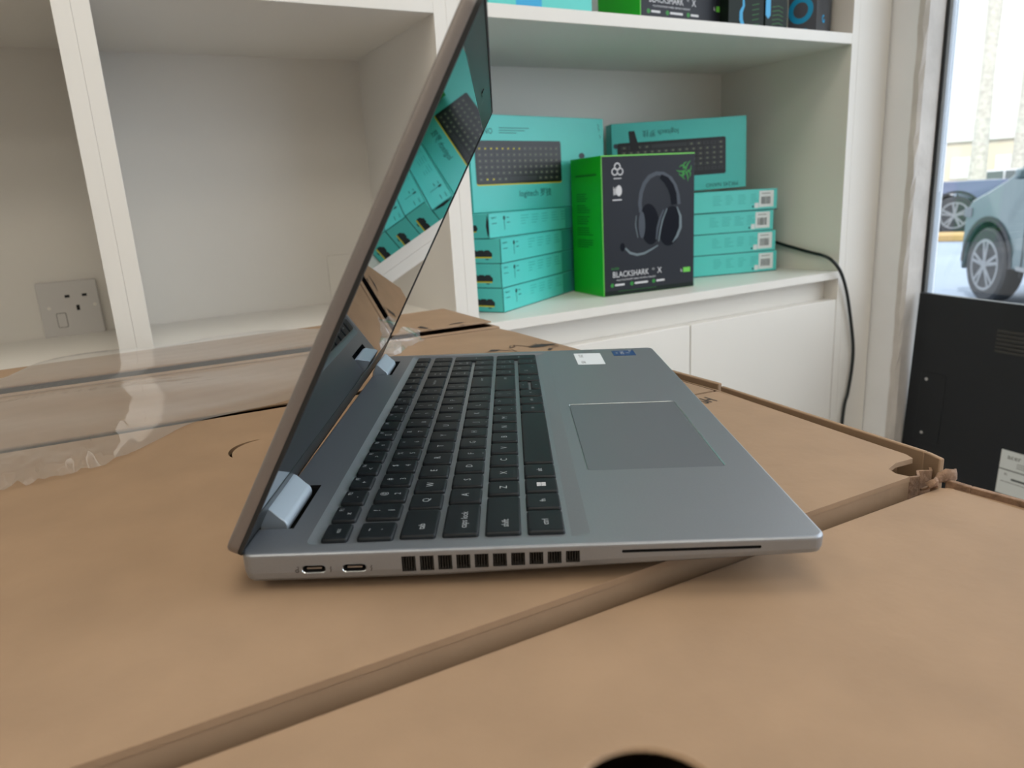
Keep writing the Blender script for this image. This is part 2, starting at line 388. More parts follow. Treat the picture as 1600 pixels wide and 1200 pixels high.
# ================================================================== CARTONS
def wall_loop(P, zf, ztopoff): return [Vector((x, y, zf(x, y)+ztopoff)) for x, y in P]
def inset(P, d):
    n = len(P); R = []
    for i in range(n):
        p0, p1, p2 = Vector(P[i-1]), Vector(P[i]), Vector(P[(i+1) % n])
        a = (p1-p0).normalized(); b = (p2-p1).normalized(); na = Vector((-a.y, a.x)); nb = Vector((-b.y, b.x))
        m = (na+nb); m = m/max(.3, m.dot(na)); q = p1+m*d; R.append((q.x, q.y))
    return R
ZBOT = -236.0
def carton(P, dz, label, lid, holes=(), rim=0.0, wall=4.0, lidoff=0.0, lth=3.0):
    """P: outer outline (counter-clockwise), lid: lid outline"""
    zf = lambda x, y: ztop(x, y)+dz
    cx = sum(p[0] for p in P)/len(P); cy = sum(p[1] for p in P)/len(P); fr = Fr((cx, cy, ZBOT))
    t = thing('cardboard_carton', fr, label, 'cardboard box', 'brown cartons laid side by side')
    def L(mb): mb.v = [(x-cx, y-cy, z-ZBOT) for x, y, z in mb.v]; return mb
    body = MB(); Q = inset(P, wall)
    body.loft([[Vector((x, y, ZBOT)) for x, y in P], wall_loop(P, zf, rim-1.2)], 'card', cap=False)
    body.loft([wall_loop(P, zf, rim-1.2), wall_loop(inset(P, 1.0), zf, rim), wall_loop(Q, zf, rim)], 'cardedge' if rim > .5 else 'card', cap=False)
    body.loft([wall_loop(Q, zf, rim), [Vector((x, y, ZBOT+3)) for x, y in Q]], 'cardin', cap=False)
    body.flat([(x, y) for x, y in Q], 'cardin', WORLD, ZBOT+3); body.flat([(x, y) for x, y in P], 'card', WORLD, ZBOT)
    put('tray', L(body), t, smooth=True, angle=30)
    ld = MB().cdt(lid, list(holes), -lth, 0.0, 'card', WORLD, zf=lambda a, b: zf(a, b)+lidoff)
    put('lid', L(ld), t, bevel=1.1, fix=True)
    return t, L, zf
# big carton under the laptop, with a torn right corner
A_out = [(-170,212), (350,209.5), (356,236), (383,237), (396,393), (393,545), (-170,548)]
sl = []
for k in range(15):
    a = math.radians(88+ (192-88)*k/14); w_ = 3.0*math.sin(math.pi*k/14)**.7+.15; sl.append((66+(21.5+w_/2)*math.cos(a), 456+(21.5+w_/2)*math.sin(a)))
for k in range(14, -1, -1):
    a = math.radians(88+(192-88)*k/14); w_ = 3.0*math.sin(math.pi*k/14)**.7+.15; sl.append((66+(21.5-w_/2)*math.cos(a), 456+(21.5-w_/2)*math.sin(a)))
A_lid = [(-170.4,211.5), (350,209.1), (348,216), (351,222), (362,225), (376,224), (379,230), (389.5,388.5), (330,391.5), (330,394), (389,391.8), (386.5,545), (-170.4,548.2)]
tA, LA, zA = carton(A_out, 0.0, 'large brown carton directly under the laptop, thumb slit on top and torn corner', A_lid, [sl], rim=-1.2, wall=3.0)
fl = MB()
def vslab(mb, pts, th, zt, zb, m):
    for i in range(len(pts)-1):
        p, q = Vector(pts[i]), Vector(pts[i+1]); t = (q-p).normalized(); n_ = Vector((-t.y, t.x))*th/2
        vs = []
        for pt in (p, q):
            for s_ in (-1, 1):
                w_ = pt+n_*s_
                vs += [Vector((w_.x, w_.y, zb)), Vector((w_.x, w_.y, zt(w_.x, w_.y)))]
        mb.add(vs, [(0,1,3,2), (4,6,7,5), (0,4,5,1), (2,3,7,6), (1,5,7,3), (0,2,6,4)], m)
vslab(fl, [(384.5,212.5), (388.5,224), (399.0,393)], 3.2, lambda x, y: zA(x, y)+1.6, ZBOT+20, 'card')
vslab(fl, [(399.5,395.5), (397.5,470), (396.5,550)], 4.2, lambda x, y: zA(x, y)+3.0, ZBOT+20, 'card')
put('side_flap', LA(fl), tA, bevel=.8)
tr = MB(); pts = [(352,211), (354,219), (357,224), (364,223), (372,225.5), (378,224)]
vslab(tr, [(360,216), (366,214), (373,219), (379,215), (383,218)], 1.4, lambda x, y: zA(x, y)-5, zA(370, 216)-45, 'cardedge')
put('torn_liner', LA(tr), tA)
hr = ray(1104, 627.5); hq = hr*(-153.5/hr.z)
hs = MB(); hs.text('SH', 19, 0, 0, 'ink', Fr((hq.x, hq.y, zA(hq.x, hq.y)+.35), (1,0,.0), (0,1,0)), sx=.55)
put('printed_text', LA(hs), tA)

# carton in front, with a round thumb hole
hole = [(100+21.5*math.cos(2*math.pi*k/40), 121+21.5*math.sin(2*math.pi*k/40)) for k in range(40)]
B_out = [(-170,-190), (390,-190), (374.5,201), (-170,204.5)]
B_lid = [(-170.4,-190.4), (383,-190.4), (379,60), (368.5,196), (364,201.4), (-170.4,204.9)]
tB, LB, zB = carton(B_out, -6.5, 'brown carton nearest the viewer with a round thumb hole', B_lid, [hole], rim=-1.2, wall=4.0)
cu = MB(); rn = random.Random(5); G = []
for i in range(15):
    s_ = i/14; x = 352+24*s_; row = []
    for j in range(5):
        q = j/4; ph = q*2.4
        row.append(Vector((x+1.2*math.sin(7*s_+q), 204.5-3.2*math.sin(ph)-1.5*math.sin(9*s_)+rn.uniform(-.5,.5), zB(x, 204)+.6+(2.6+3.2*s_)*(1-math.cos(ph))*.8+rn.uniform(-.4,.4)+1.6*math.sin(11*s_))))
    G.append(row)
cu.add([p for r in G for p in r], [(i*5+j, i*5+j+1, i*5+j+6, i*5+j+5) for i in range(14) for j in range(4)], 'cardedge')
o = put('torn_edge_curl', LB(cu), tB, smooth=True); sm = o.modifiers.new('s', 'SOLIDIFY'); sm.thickness = .0011
rb = MB(); rp = [(371.5,202), (373.5,190), (379,150), (382.5,100), (386,20), (389,-150)]
vslab(rb, rp, 3.4, lambda x, y: zB(x, y)+2.2+.7*math.sin(y*.23), zB(375, 150)-26, 'cardedge')
put('side_rim', LB(rb), tB, bevel=.5)

# two cartons further back
C_out = [(-170,560), (398,556), (391,706), (386,733), (-170,720)]
tC, LC, zC = carton(C_out, 0.0, 'brown carton with line drawings, between the laptop and the rearmost carton', [(-169.5,560.5), (393,556.5), (387.5,700), (383,731), (-169.5,718.5)], rim=-6.5, wall=3, lth=2.0)
D_out = [(-170,724), (388,738.5), (381,879), (-170,812)]
tD, LD, zD = carton(D_out, 6.0, 'rearmost brown carton standing closest to the white shelves', [(-169,734), (383,749), (379,879), (-169,811.5)], rim=-5.2, wall=5.5, lth=1.8)
# line art printed on them
c = MB(); fC = Fr((340, 622, 0), (1,0,0), (0,1,0)); zc = lambda x, y: zC(x, y)+.5
def ontop(mb, zf, off=.45):     # drape a flat drawing on a sloping top
    mb.v = [(x, y, zf(x, y)+off) for x, y, z in mb.v]; return mb
def px_art(polys, zf, wd, m):
    mb = MB()
    for P in polys:
        Q = []
        for (a, b) in P:
            r = ray(a, b); t_ = -152.4
            p = r*(zf(0,0)/r.z)
            for _ in range(4): p = r*(zf(p.x, p.y)/r.z)
            Q.append((p.x, p.y))
        if isinstance(wd, (int, float)): mb.stroke(Q, wd, m)
        else: mb.flat(Q, m)
    return ontop(mb, zf)
art = px_art([[(797,544.5),(797,541),(803,539.5),(804,542),(798,544.5)], [(803,540),(830,542)], [(845,537.5),(873,541.5),(862,543)], [(826,542.5),(838,537.5)], [(764,549.5),(780,547.5),(790,548.5)], [(790,548.5),(800,547),(808,549.5)]], zC, 1.6, 'inkfaint')
put('printed_line', LC(art), tC)
art = px_art([[(826,543.5),(838,538.5),(872,537.2),(850,542),(836,543.5)], [(855,547),(858,544.5),(864,545),(860,547.5)], [(762,550),(768,547),(782,546.8),(776,549.5)]], zC, None, 'ink')
put('printed_shape', LC(art), tC)
art = px_art([[(652,512),(658,510.3),(671,513.5),(664,514)], [(667,516.3),(673,515.2),(675,516),(669,516.8)], [(701,507.6),(714,504.6),(730,503.6),(714,506),(702,508)], [(718,509.2),(725,507.6),(727,508.8)]], zD, None, 'ink')
put('printed_shape', LD(art), tD)

# low display table that carries the cartons
tb = thing('display_table', Fr((110, 345, -FLOOR)), 'white display table underneath the brown cartons', 'table')
put('table_top', MB().box((-285,-540,FLOOR+ZBOT-26), (288,520,FLOOR+ZBOT-.5), 'white'), tb, bevel=2)
for x, y in ((-270,-520), (270,-520), (-270,500), (270,500)): put('leg', MB().box((x-18,y-18,0), (x+18,y+18,FLOOR+ZBOT-26), 'white'), tb)

# clear plastic sleeve over the far cartons
def catm(P, s_):
    n = len(P)-1; x = s_*n; i = min(int(x), n-1); t = x-i
    g = lambda k: Vector(P[max(0, min(n, k))])
    p0, p1, p2, p3 = g(i-1), g(i), g(i+1), g(i+2)
    return .5*((2*p1)+(p2-p0)*t+(2*p0-5*p1+4*p2-p3)*t*t+(3*p1-p0-3*p2+p3)*t**3)
lo = [(-150,440), (-75,466), (-28,478), (6,513), (31,541), (66,551), (100,560), (150,590), (200,640), (240,672)]
hi = [(-165,735), (-105,772), (-79,829), (-47,851), (-5,852), (35,838), (86,860), (150,862), (205,810), (250,700)]
def zmax(x, y):
    z = zA(x, y) if y < 556 else (zC(x, y) if y < 722+ (x+170)*.026 else zD(x, y))
    return z
fm = MB(); NS, NT = 150, 44; V = []
def wrk(s_, t, x, y):
    z = .7*math.sin(x*.03+y*.02+1.3*math.sin(y*.03))+.35*math.sin(y*.07+x*.012)+.10*math.sin(y*.30-x*.05+2*math.sin(x*.03))
    z += .035*math.sin(x*.31+y*.12)+.05*math.sin(y*.6+x*.11)*math.sin(x*.05)
    return z
for i in range(NS+1):
    s_ = i/NS; a = catm(lo, s_); b = catm(hi, s_)
    for j in range(NT+1):
        t = j/NT; p = a*(1-t)+b*t; edge = min(t, 1-t)
        k_ = (p.y-(722+(p.x+170)*.026)+26)/20; k_ = max(0, min(1, k_)); k_ = k_*k_*(3-2*k_); k2 = max(0, min(1, (p.y-548)/12)); base = (zA(p.x,p.y)*(1-k2)+zC(p.x,p.y)*k2)*(1-k_)+zD(p.x,p.y)*k_
        lift = 3.4+wrk(s_, t, p.x, p.y)
        if edge < .06: lift = lift*(edge/.06)*.7+1.0
        if s_ < .30 and t < .30: lift += (1-t/.3)*(1-s_/.3)**.5*(2.6*math.sin(p.x*.42+2*math.sin(p.y*.2))*math.sin(p.y*.5)+1.2*math.sin(p.x*.9-p.y*.7)+2.2)
        k = max(0, (s_-.9)/.1); lift += 5*k*abs(math.sin(t*9))
        V.append(Vector((p.x, p.y, base+max(.5, lift))))
fm.add(V, [(i*(NT+1)+j, i*(NT+1)+j+1, (i+1)*(NT+1)+j+1, (i+1)*(NT+1)+j) for i in range(NS) for j in range(NT)], 'film')
# crumpled, heat-sealed end that stands up beside the lid
tip = MB(); G = []; rn = random.Random(11)
base = [(226,660), (236,672), (246,684), (256,694), (266,703), (276,712), (284,716)]
for i in range(19):
    s_ = i/18; p = catm(base, s_); h = 20*math.sin(math.pi*min(1, s_*.78+.08))
    for j in range(8):
        t = j/7; G.append(Vector((p.x+3.5*math.sin(t*5+s_*9)-t*5, p.y+3*math.cos(t*6+s_*7)+t*7, zC(p.x, p.y)+1.2+t*h+rn.uniform(-.9,.9))))
tip.add(G, [(i*8+j, i*8+j+1, (i+1)*8+j+1, (i+1)*8+j) for i in range(18) for j in range(7)], 'film')
fm.v += []
k0 = len(fm.v); fm.add(tip.v, tip.f, 'film2')
fo = put('plastic_sleeve', fm, smooth=True, fix=False, angle=180, label='clear crinkled plastic sleeve lying across the far cartons', cat='plastic bag')

# ================================================================== LAPTOP
lap = thing('laptop', LAP, 'open silver-grey laptop seen from its left side on brown cartons', 'laptop')
D_, W_ = 233.3, 357.8
def zb(x): return -13.4 if x < 75 else -13.4+(x-75)/(233-75)*5.0
def ring_loop(ins, zf, r=5.5, n=8):
    P = rrect(ins, ins, D_-ins, W_-ins, max(2, r-ins), n); 
    # extra points along the long sides so the underside can slope
    Q = []
    for i in range(len(P)):
        a, b = P[i], P[(i+1) % len(P)]; Q.append(a)
        if abs(a[0]-b[0]) > 100:
            for k in (1, 2, 3, 4, 5): Q.append((a[0]+(b[0]-a[0])*k/6, a[1]))
    return [Vector((x, y, zf(x))) for x, y in Q]
cb = MB()
cb.loft([ring_loop(5.0, zb), ring_loop(2.4, lambda x: zb(x)*.95), ring_loop(.8, lambda x: zb(x)*.83), ring_loop(.15, lambda x: zb(x)*.62),
         ring_loop(0, lambda x: -1.5), ring_loop(.12, lambda x: -.8), ring_loop(.55, lambda x: -.2), ring_loop(1.2, lambda x: 0)], 'alu')
me = cb.mesh('case'); fixn(me)
cut = []
def rr_frustum(a0, b0, a1, b1, r, z0, c0, d0, c1, d1, r0, z1, m='alu'):
    mb = MB(); mb.loft([[Vector((x, y, z1)) for x, y in rrect(c0, d0, c1, d1, r0, 5)], [Vector((x, y, z0)) for x, y in rrect(a0, b0, a1, b1, r, 5)], [Vector((x, y, 3)) for x, y in rrect(a0, b0, a1, b1, r, 5)]], m); return mb
cut.append(rr_frustum(24.5, 7.2, 140.5, 350.5, 3.5, .02, 29.0, 8.4, 133.0, 347.6, 3.0, -1.7))
cut.append(MB().prism(rrect(146.6,76.7,215.9,192.0,2.5), -1.0, 3, 'padedge'))
for y0, y1 in ((22.5, 69.5), (288.5, 335.5)): cut.append(MB().box((-4, y0, -9.0), (15.5, y1, 3), 'black'))  # notch walls coloured black to paint in the shadow around the hinges
VX = [64.4+7.26*i for i in range(10)]
for i, x in enumerate(VX): cut.append(MB().box((x, -3, (-9.6+.19*i)), (x+5.5, 4.5, -2.75), 'fin'))
FY = Fr((0,0,0), (1,0,0), (0,0,1), (0,-1,0))
for x0 in (24.7, 40.9): cut.append(MB().prism(rrect(x0, -8.5, x0+9.2, -5.5, 1.45), -7, 3, 'black', FY))
cut.append(MB().prism(rrect(152, -4.35, 207.2, -3.05, .5), -8, 3, 'black', FY))
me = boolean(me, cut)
for p in me.polygons: p.use_smooth = True
try: me.set_sharp_from_angle(angle=math.radians(9))
except Exception: pass
case = put('base_case', me, lap, label='silver-grey keyboard base')
def mslot(o, name):
    for i, m in enumerate(o.data.materials):
        if m and m.name == name: return i
    return -1
# vents and ports
for i, x in enumerate(VX):
    g = MB().box((x+.05, 3.4, -9.5+.19*i), (x+5.45, 4.3, -2.85), 'black')
    for k in range(5): g.box((x+.5+k*1.05, .9, -9.5+.19*i), (x+.78+k*1.05, 3.3, -2.85), 'fin')
    put('vent_grille', g, lap)
for x0 in (24.7, 40.9):
    g = MB().prism(rrect(x0+1.6, -7.35, x0+7.6, -6.65, .3), -5, -.8, 'portmetal', FY)
    p_ = put('usb_port', g, lap)
    rg = MB(); P0 = rrect(x0-.25, -8.75, x0+9.45, -5.25, 1.6); P1 = rrect(x0, -8.5, x0+9.2, -5.5, 1.45)
    rg.loft([[FY.p(a, b, .06) for a, b in P0], [FY.p(a, b, -.25) for a, b in P1]], 'padedge', cap=False); put('port_rim', rg, p_)
mk = MB()
for x0 in (36.0, 52.2): mk.stroke([(x0+.25,-6.0), (x0-.2,-7.2), (x0+.3,-7.1), (x0-.15,-8.5)], .35, 'ink', FY, .12)
mk.ring(22.6, -7.6, .45, .75, 'ink', FY, .12, 12); mk.stroke([(23,-7.1), (23.4,-5.8), (22.6,-5.9)], .3, 'ink', FY, .12)
put('port_symbol', mk, lap)
put('card_slot', MB().box((152.5, 1.2, -4.1), (206.7, 3.0, -3.3), 'black'), lap)
for a, b, y0, y1, nm in ((20, 28, 30, 328, 0), (203, 211, 30, 328, 1)):
    put('rubber_foot', MB().box((a, y0, -17.3), (b, y1, zb(b)+.6 if nm else -13.0), 'rubber'), lap, bevel=.8)
# trackpad
put('touchpad', MB().prism(rrect(147.1,77.2,215.4,191.5,2.2), -.9, -.28, 'pad'), lap, bevel=.25, label='darker grey touchpad')
tt = MB(); P0 = rrect(146.2,76.3,216.3,192.4,2.8); P1 = rrect(147.0,77.1,215.5,191.6,2.1)
tt.loft([[Vector((a, b, .03)) for a, b in P0], [Vector((a, b, -.26)) for a, b in P1]], 'padedge', cap=False)
put('touchpad_trim', tt, lap, label='bright bevelled edge around the touchpad')
# stickers
st = MB().prism([(163.4,301.2), (185.3,300.4), (185.6,340.4), (163.2,341.4)], .02, .16, 'stkw'); s1 = put('white_sticker', st, lap, label='white paper sticker')
KF = Fr((0,0,0), (0,1,0), (-1,0,0), (0,0,1))    # text frame on the deck: right = +y, up = -x
t_ = MB().text('i3-12', 4.8, 331, -168.6, 'ink', KF, .24).text('5U1', 4.8, 309, -168.6, 'ink', KF, .24)
put('printed_text', t_, s1)
sb = put('blue_sticker', MB().prism([(196.3,328.8), (214.8,328.5), (215.0,347.9), (196.3,347.2)], .02, .16, 'stkb'), lap, label='small blue processor sticker')
t_ = MB().text('CORE', 4.2, 338, -204.4, 'icon', KF, .24).text('i5', 5.0, 338, -209.0, 'icon', KF, .24).text('intel', 2.6, 338, -199.6, 'icon', KF, .24).rect(343.5,-212.6,345.6,-210.8,'icon',KF,.24)
put('printed_text', t_, sb)

# ---- keyboard: rows run front to back in x, keys along y
kc = {}
def key(x0, x1, y0, y1, legs):
    w_, h_ = x1-x0, y1-y0; kk = (round(w_, 2), round(h_, 2))
    if kk not in kc:
        mb = MB(); r = 1.3
        def lp(i, z): return [Vector((a, b, z)) for a, b in rrect(-w_/2+i, -h_/2+i, w_/2-i, h_/2-i, r, 3)]
        mb.loft([lp(0, -1.68), lp(.05, -.75), lp(.35, -.12), lp(.75, .12), lp(1.3, .14)], 'key'); me_ = mb.mesh('key'); fixn(me_)
        me_.polygons.foreach_set('use_smooth', [True]*len(me_.polygons))
        try: me_.set_sharp_from_angle(angle=math.radians(50))
        except Exception: pass
        kc[kk] = me_
    o = bpy.data.objects.new('key', kc[kk]); COL.objects.link(o); o.parent = lap
    cx, cy = (x0+x1)/2, (y0+y1)/2; o.location = (cx/1000, cy/1000, 0)
    if legs:
        mb = MB()
        for (s_, sz, dy, dx) in legs: mb.text(s_, sz, dy, -dx, 'legend', KF, .19)
        put('legend', mb, o, fix=False)
    return o
ROW = [(29.6,40.6), (44.4,59.4), (61.9,77.0), (79.6,94.7), (97.3,112.4), (115.0,130.6)]
kw = 15.3
def L1(s_): return [(s_, 5.0, 0, 0)]
def L2(lo_, up): return [(lo_, 4.2, 0, 3.2), (up, 4.2, 0, -3.4)]
fn = ['esc','F1','F2','F3','F4','F5','F6','F7','F8','F9','F10','F11','F12','prt sc','home','end','pg up','pg dn','']
ic = ['', '×', '−', '+', '◁', '▷', '▣', '□', '', '✶', '☼', '', '', '', '', '', '', '', '○']
for k, s_ in enumerate(fn):
    c_ = 18.5+17.75*k; y0, y1 = c_-7.4, c_+7.4
    lg = []
    if s_: lg.append((s_, 2.9 if len(s_) < 4 else 2.2, 0 if k in (0,) or k > 12 else 3.2, 0.4 if k in (0,) or k > 12 else -2.6))
    if 0 < k < 13 and k not in (8,): lg.append((['', 'x', '-', '+', '<', '>', 'o', '[]', '', '*', 'o', '=', ')'][k], 4.0, -1, 1.2))
    key(*ROW[0], y0, y1, lg)
x0, x1 = ROW[1]
key(x0, x1, 11.2, 26.2, L2('`', '~'))
for k, (a, b) in enumerate(zip('1234567890-=', '!@#$%^&*()_+')):
    c_ = 37.5+18.1*k; key(x0, x1, c_-kw/2, c_+kw/2, L2(a, b))
key(x0, x1, 247.5, 273.2, [('backspace', 3.0, 0, 0)])
NP = [277.9, 295.1, 312.3, 329.5]; nw = 14.7
for k, (a, b) in enumerate((('num','lock'), ('/',''), ('*',''), ('-',''))): key(x0, x1, NP[k], NP[k]+nw, [(a, 2.8 if k == 0 else 4.6, 0, -2 if b else 0)]+([(b, 2.8, 0, 2)] if b else []))
x0, x1 = ROW[2]
key(x0, x1, 12.0, 37.3, [('tab', 4.2, -4.5, 1)])
for k, s_ in enumerate('QWERTYUIOP'): c_ = 47.0+18.15*k; key(x0, x1, c_-kw/2, c_+kw/2, L1(s_))
for k, (a, b) in enumerate((('[','{'), (']','}'))): c_ = 47.0+18.15*(10+k); key(x0, x1, c_-kw/2, c_+kw/2, L2(a, b))
key(x0, x1, 257.0, 273.2, L2('\\', '|'))
for k, (a, b) in enumerate((('7','home'), ('8',''), ('9','pg up'))): key(x0, x1, NP[k], NP[k]+nw, [(a, 4.2, 0, -1.5)]+([(b, 2.4, 0, 3.5)] if b else []))
key(ROW[2][0], ROW[3][1], NP[3], NP[3]+nw, [('+', 5.0, 0, 2)])
x0, x1 = ROW[3]
key(x0, x1, 12.2, 41.4, [('caps lock', 4.2, -1.5, 1)])
for k, s_ in enumerate('ASDFGHJKL'):
    c_ = 51.7+18.15*k; key(x0, x1, c_-kw/2, c_+kw/2, L1(s_)+([('_', 4.2, 0, 4.6)] if s_ in 'FJ' else []))
for k, (a, b) in enumerate(((';',':'), ("'",'"'))): c_ = 51.7+18.15*(9+k); key(x0, x1, c_-kw/2, c_+kw/2, L2(a, b))
key(x0, x1, 243.5, 273.2, [('enter', 3.4, 6, 0)])
for k, a in enumerate('456'): key(x0, x1, NP[k], NP[k]+nw, [(a, 4.2, 0, -1.5)])
x0, x1 = ROW[4]
key(x0, x1, 12.2, 48.4, [('shift', 4.2, -9.5, 1)])
for k, s_ in enumerate('ZXCVBNM'): c_ = 59.0+18.15*k; key(x0, x1, c_-kw/2, c_+kw/2, L1(s_))
for k, (a, b) in enumerate(((',','<'), ('.','>'), ('/','?'))): c_ = 59.0+18.15*(7+k); key(x0, x1, c_-kw/2, c_+kw/2, L2(a, b))
key(x0, x1, 232.8, 273.2, [('shift', 3.4, 12, 0)])
for k, (a, b) in enumerate((('1','end'), ('2',''), ('3','pg dn'))): key(x0, x1, NP[k], NP[k]+nw, [(a, 4.2, 0, -1.5)]+([(b, 2.4, 0, 3.5)] if b else []))
key(ROW[4][0], ROW[5][1], NP[3], NP[3]+nw, [('enter', 2.9, 0, 2)])
x0, x1 = ROW[5]
key(x0, x1, 12.2, 32.6, [('ctrl', 4.0, -1.5, 0)])
key(x0, x1, 34.9, 50.9, [('fn', 3.8, 0, 0)])
wk = key(x0, x1, 53.3, 69.0, [])
mb = MB()
for a in (-2.15, .1):
    for b in (-2.15, .1): mb.rect(a, b, a+2.05, b+2.05, 'icon', KF, .19)
put('legend', mb, wk, fix=False)
key(x0, x1, 71.4, 87.6, [('alt', 3.8, 0, 0)])
key(x0, x1, 90.2, 176.4, [])
key(x0, x1, 179.2, 194.9, [('alt', 3.4, 0, 0)])
key(x0, x1, 197.6, 213.3, [('ctrl', 3.4, 0, 0)])
key(x0, x1, 216.0, 231.6, [('<', 4.2, 0, 0)])
key(x0, 122.0, 234.4, 254.6, [('^', 3.8, 0, 0)])
key(123.6, x1, 234.4, 254.6, [('v', 3.4, 0, 0)])
key(x0, x1, 257.4, 273.2, [('>', 4.2, 0, 0)])
key(x0, x1, NP[0], NP[1]+nw, [('0', 4.2, -6, -1.5), ('ins', 2.4, 6, 3.5)])
key(x0, x1, NP[2], NP[2]+nw, [('.', 4.2, 0, -1.5), ('del', 2.4, 0, 3.5)])

# ---- lid
yd = _n(Vector((-.0145,1,0))); uu = _n(Vector((.532,0,1.))); uu = _n(uu-yd*uu.dot(yd)); ww = yd.cross(uu)
LF = Fr((-.5,0,-2.3), yd, uu, ww)      # local to the laptop: a = along the width, b = up the lid, c = out of the display
H_ = 228.0; WL = 357.6
def lloop(ins, c, r=6.0): return [LF.p(a, b, c) for a, b in rrect(ins, ins, WL-ins, H_-ins, max(1.5, r-ins), 7)]
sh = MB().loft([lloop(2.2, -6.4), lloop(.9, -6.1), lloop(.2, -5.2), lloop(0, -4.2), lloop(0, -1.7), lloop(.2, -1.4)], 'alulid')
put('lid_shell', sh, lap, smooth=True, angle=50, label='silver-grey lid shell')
bz = MB(); out = rrect(1.2,1.2,WL-1.2,H_-1.2,5.0,7); inn = rrect(5.6,19.5,WL-5.6,211.2,1.2,3)
bz.cdt(out, [inn], -1.3, 0.0, 'bezel', LF); bo = put('bezel', bz, lap, bevel=.35, label='black display bezel')
rim_ = MB().cdt(rrect(.05,.05,WL-.05,H_-.05,6.0,7), [rrect(1.5,1.5,WL-1.5,H_-1.5,4.6,7)], -1.4, .45, 'rubber', LF)
put('rubber_rim', rim_, lap, bevel=.3, label='black rubber rim around the display')
put('webcam_shutter', MB().prism(rrect(166,216.5,183,219.5,1.2), 0.0, .5, 'bezel', LF), bo, bevel=.3)
sm_ = MB()
for k in range(4): sm_.stroke([(196+k*2.6,214.2), (197.6+k*2.6,217.4)], .35, 'legend', LF, .08)
put('printed_mark', sm_, bo)
put('display', MB().add([LF.p(a, b, -.22) for a, b in ((5.4,19.3), (WL-5.4,19.3), (WL-5.4,211.4), (5.4,211.4))], [(0,1,2,3)], 'glass'), lap, label='glossy black display reflecting the shelves', fix=False)
# ---- hinges
for y0, y1 in ((26.3, 66.0), (291.5, 332.0)):
    P = []
    for k in range(13):
        a = math.radians(62-125*k/12); P.append((7.2+4.6*math.cos(a), -1.2+4.6*math.sin(a)))
    P += [(3.0,-7.0), (-.6,-5), (.2,2.0), (3.3,7.9), (5.2,7.2)]
    hg = MB().loft([[Vector((x, y0, z)) for x, z in P], [Vector((x, y1, z)) for x, z in P]], 'hinge')
    put('hinge', hg, lap, bevel=.5, label='pale metal hinge barrel', angle=35)

# ================================================================== BOXES ON THE SHELF
def bxframe(o, d, up=(0,0,1)):
    d = _n(Vector((d[0], d[1], 0))); n_ = Vector((d.y, -d.x, 0)); return Fr(o, d, (0,0,1), n_)   # a along front, b up, c out of the front
ZS = -184.3; ZU = 262.8
def bars(mb, x0, x1, y, h, m, fr, c, rn, gap=.35):
    x = x0
    while x < x1:
        w_ = rn.uniform(.8, 3.2)*h*.35; mb.rect(x, y, min(x1, x+w_), y+h, m, fr, c); x += w_+h*gap
def kbpic(mb, fr, cx, cy, w_, h_, c, rot=0.0, yel='yellow'):
    cr, sr = math.cos(rot), math.sin(rot)
    def T(a, b): return (cx+a*cr-b*sr, cy+a*sr+b*cr)
    def poly(P, m, cc): mb.flat([T(a, b) for a, b in P], m, fr, cc)
    poly(rrect(-w_/2, -h_/2-1.2, w_/2, h_/2, 4), yel, c)
    poly(rrect(-w_/2, -h_/2+.8, w_/2, h_/2, 4), 'kb', c+.08)
    rn = random.Random(9)
    for r in range(6):
        n_ = 15 if r else 14; hh = (h_-12)/6.4
        for k in range(n_):
            if r == 0 and 5 < k < 10: continue
            a = -w_/2+5+(w_-10)*k/n_; b = -h_/2+5+(h_-12)*r/6; kw_ = (w_-10)/n_*.84
            if r == 0 and k == 5: kw_ = (w_-10)/n_*4.8
            poly([(a, b), (a+kw_, b), (a+kw_, b+hh*.82), (a, b+hh*.82)], 'kbkey', c+.16)
            if not (r == 0 and k == 5): poly([(a+kw_*.3, b+hh*.28), (a+kw_*.62, b+hh*.28), (a+kw_*.62, b+hh*.55), (a+kw_*.3, b+hh*.55)], yel if (r == 5 and k < 8) or (r == 0 and k in (1, 2)) else 'kbglyph', c+.24)
def kbox(fr, w_, h_, d_, label, group, name='keyboard_box', cat='box'):
    return put(name, MB().box((0,0,-d_), (w_,h_,0), 'teal'), frame=fr, bevel=.8, label=label, cat=cat, group=group)
def place(mb, fr):      # prints drawn in the box's own local frame
    return mb
LOC = Fr((0,0,0), (1,0,0), (0,1,0), (0,0,1))
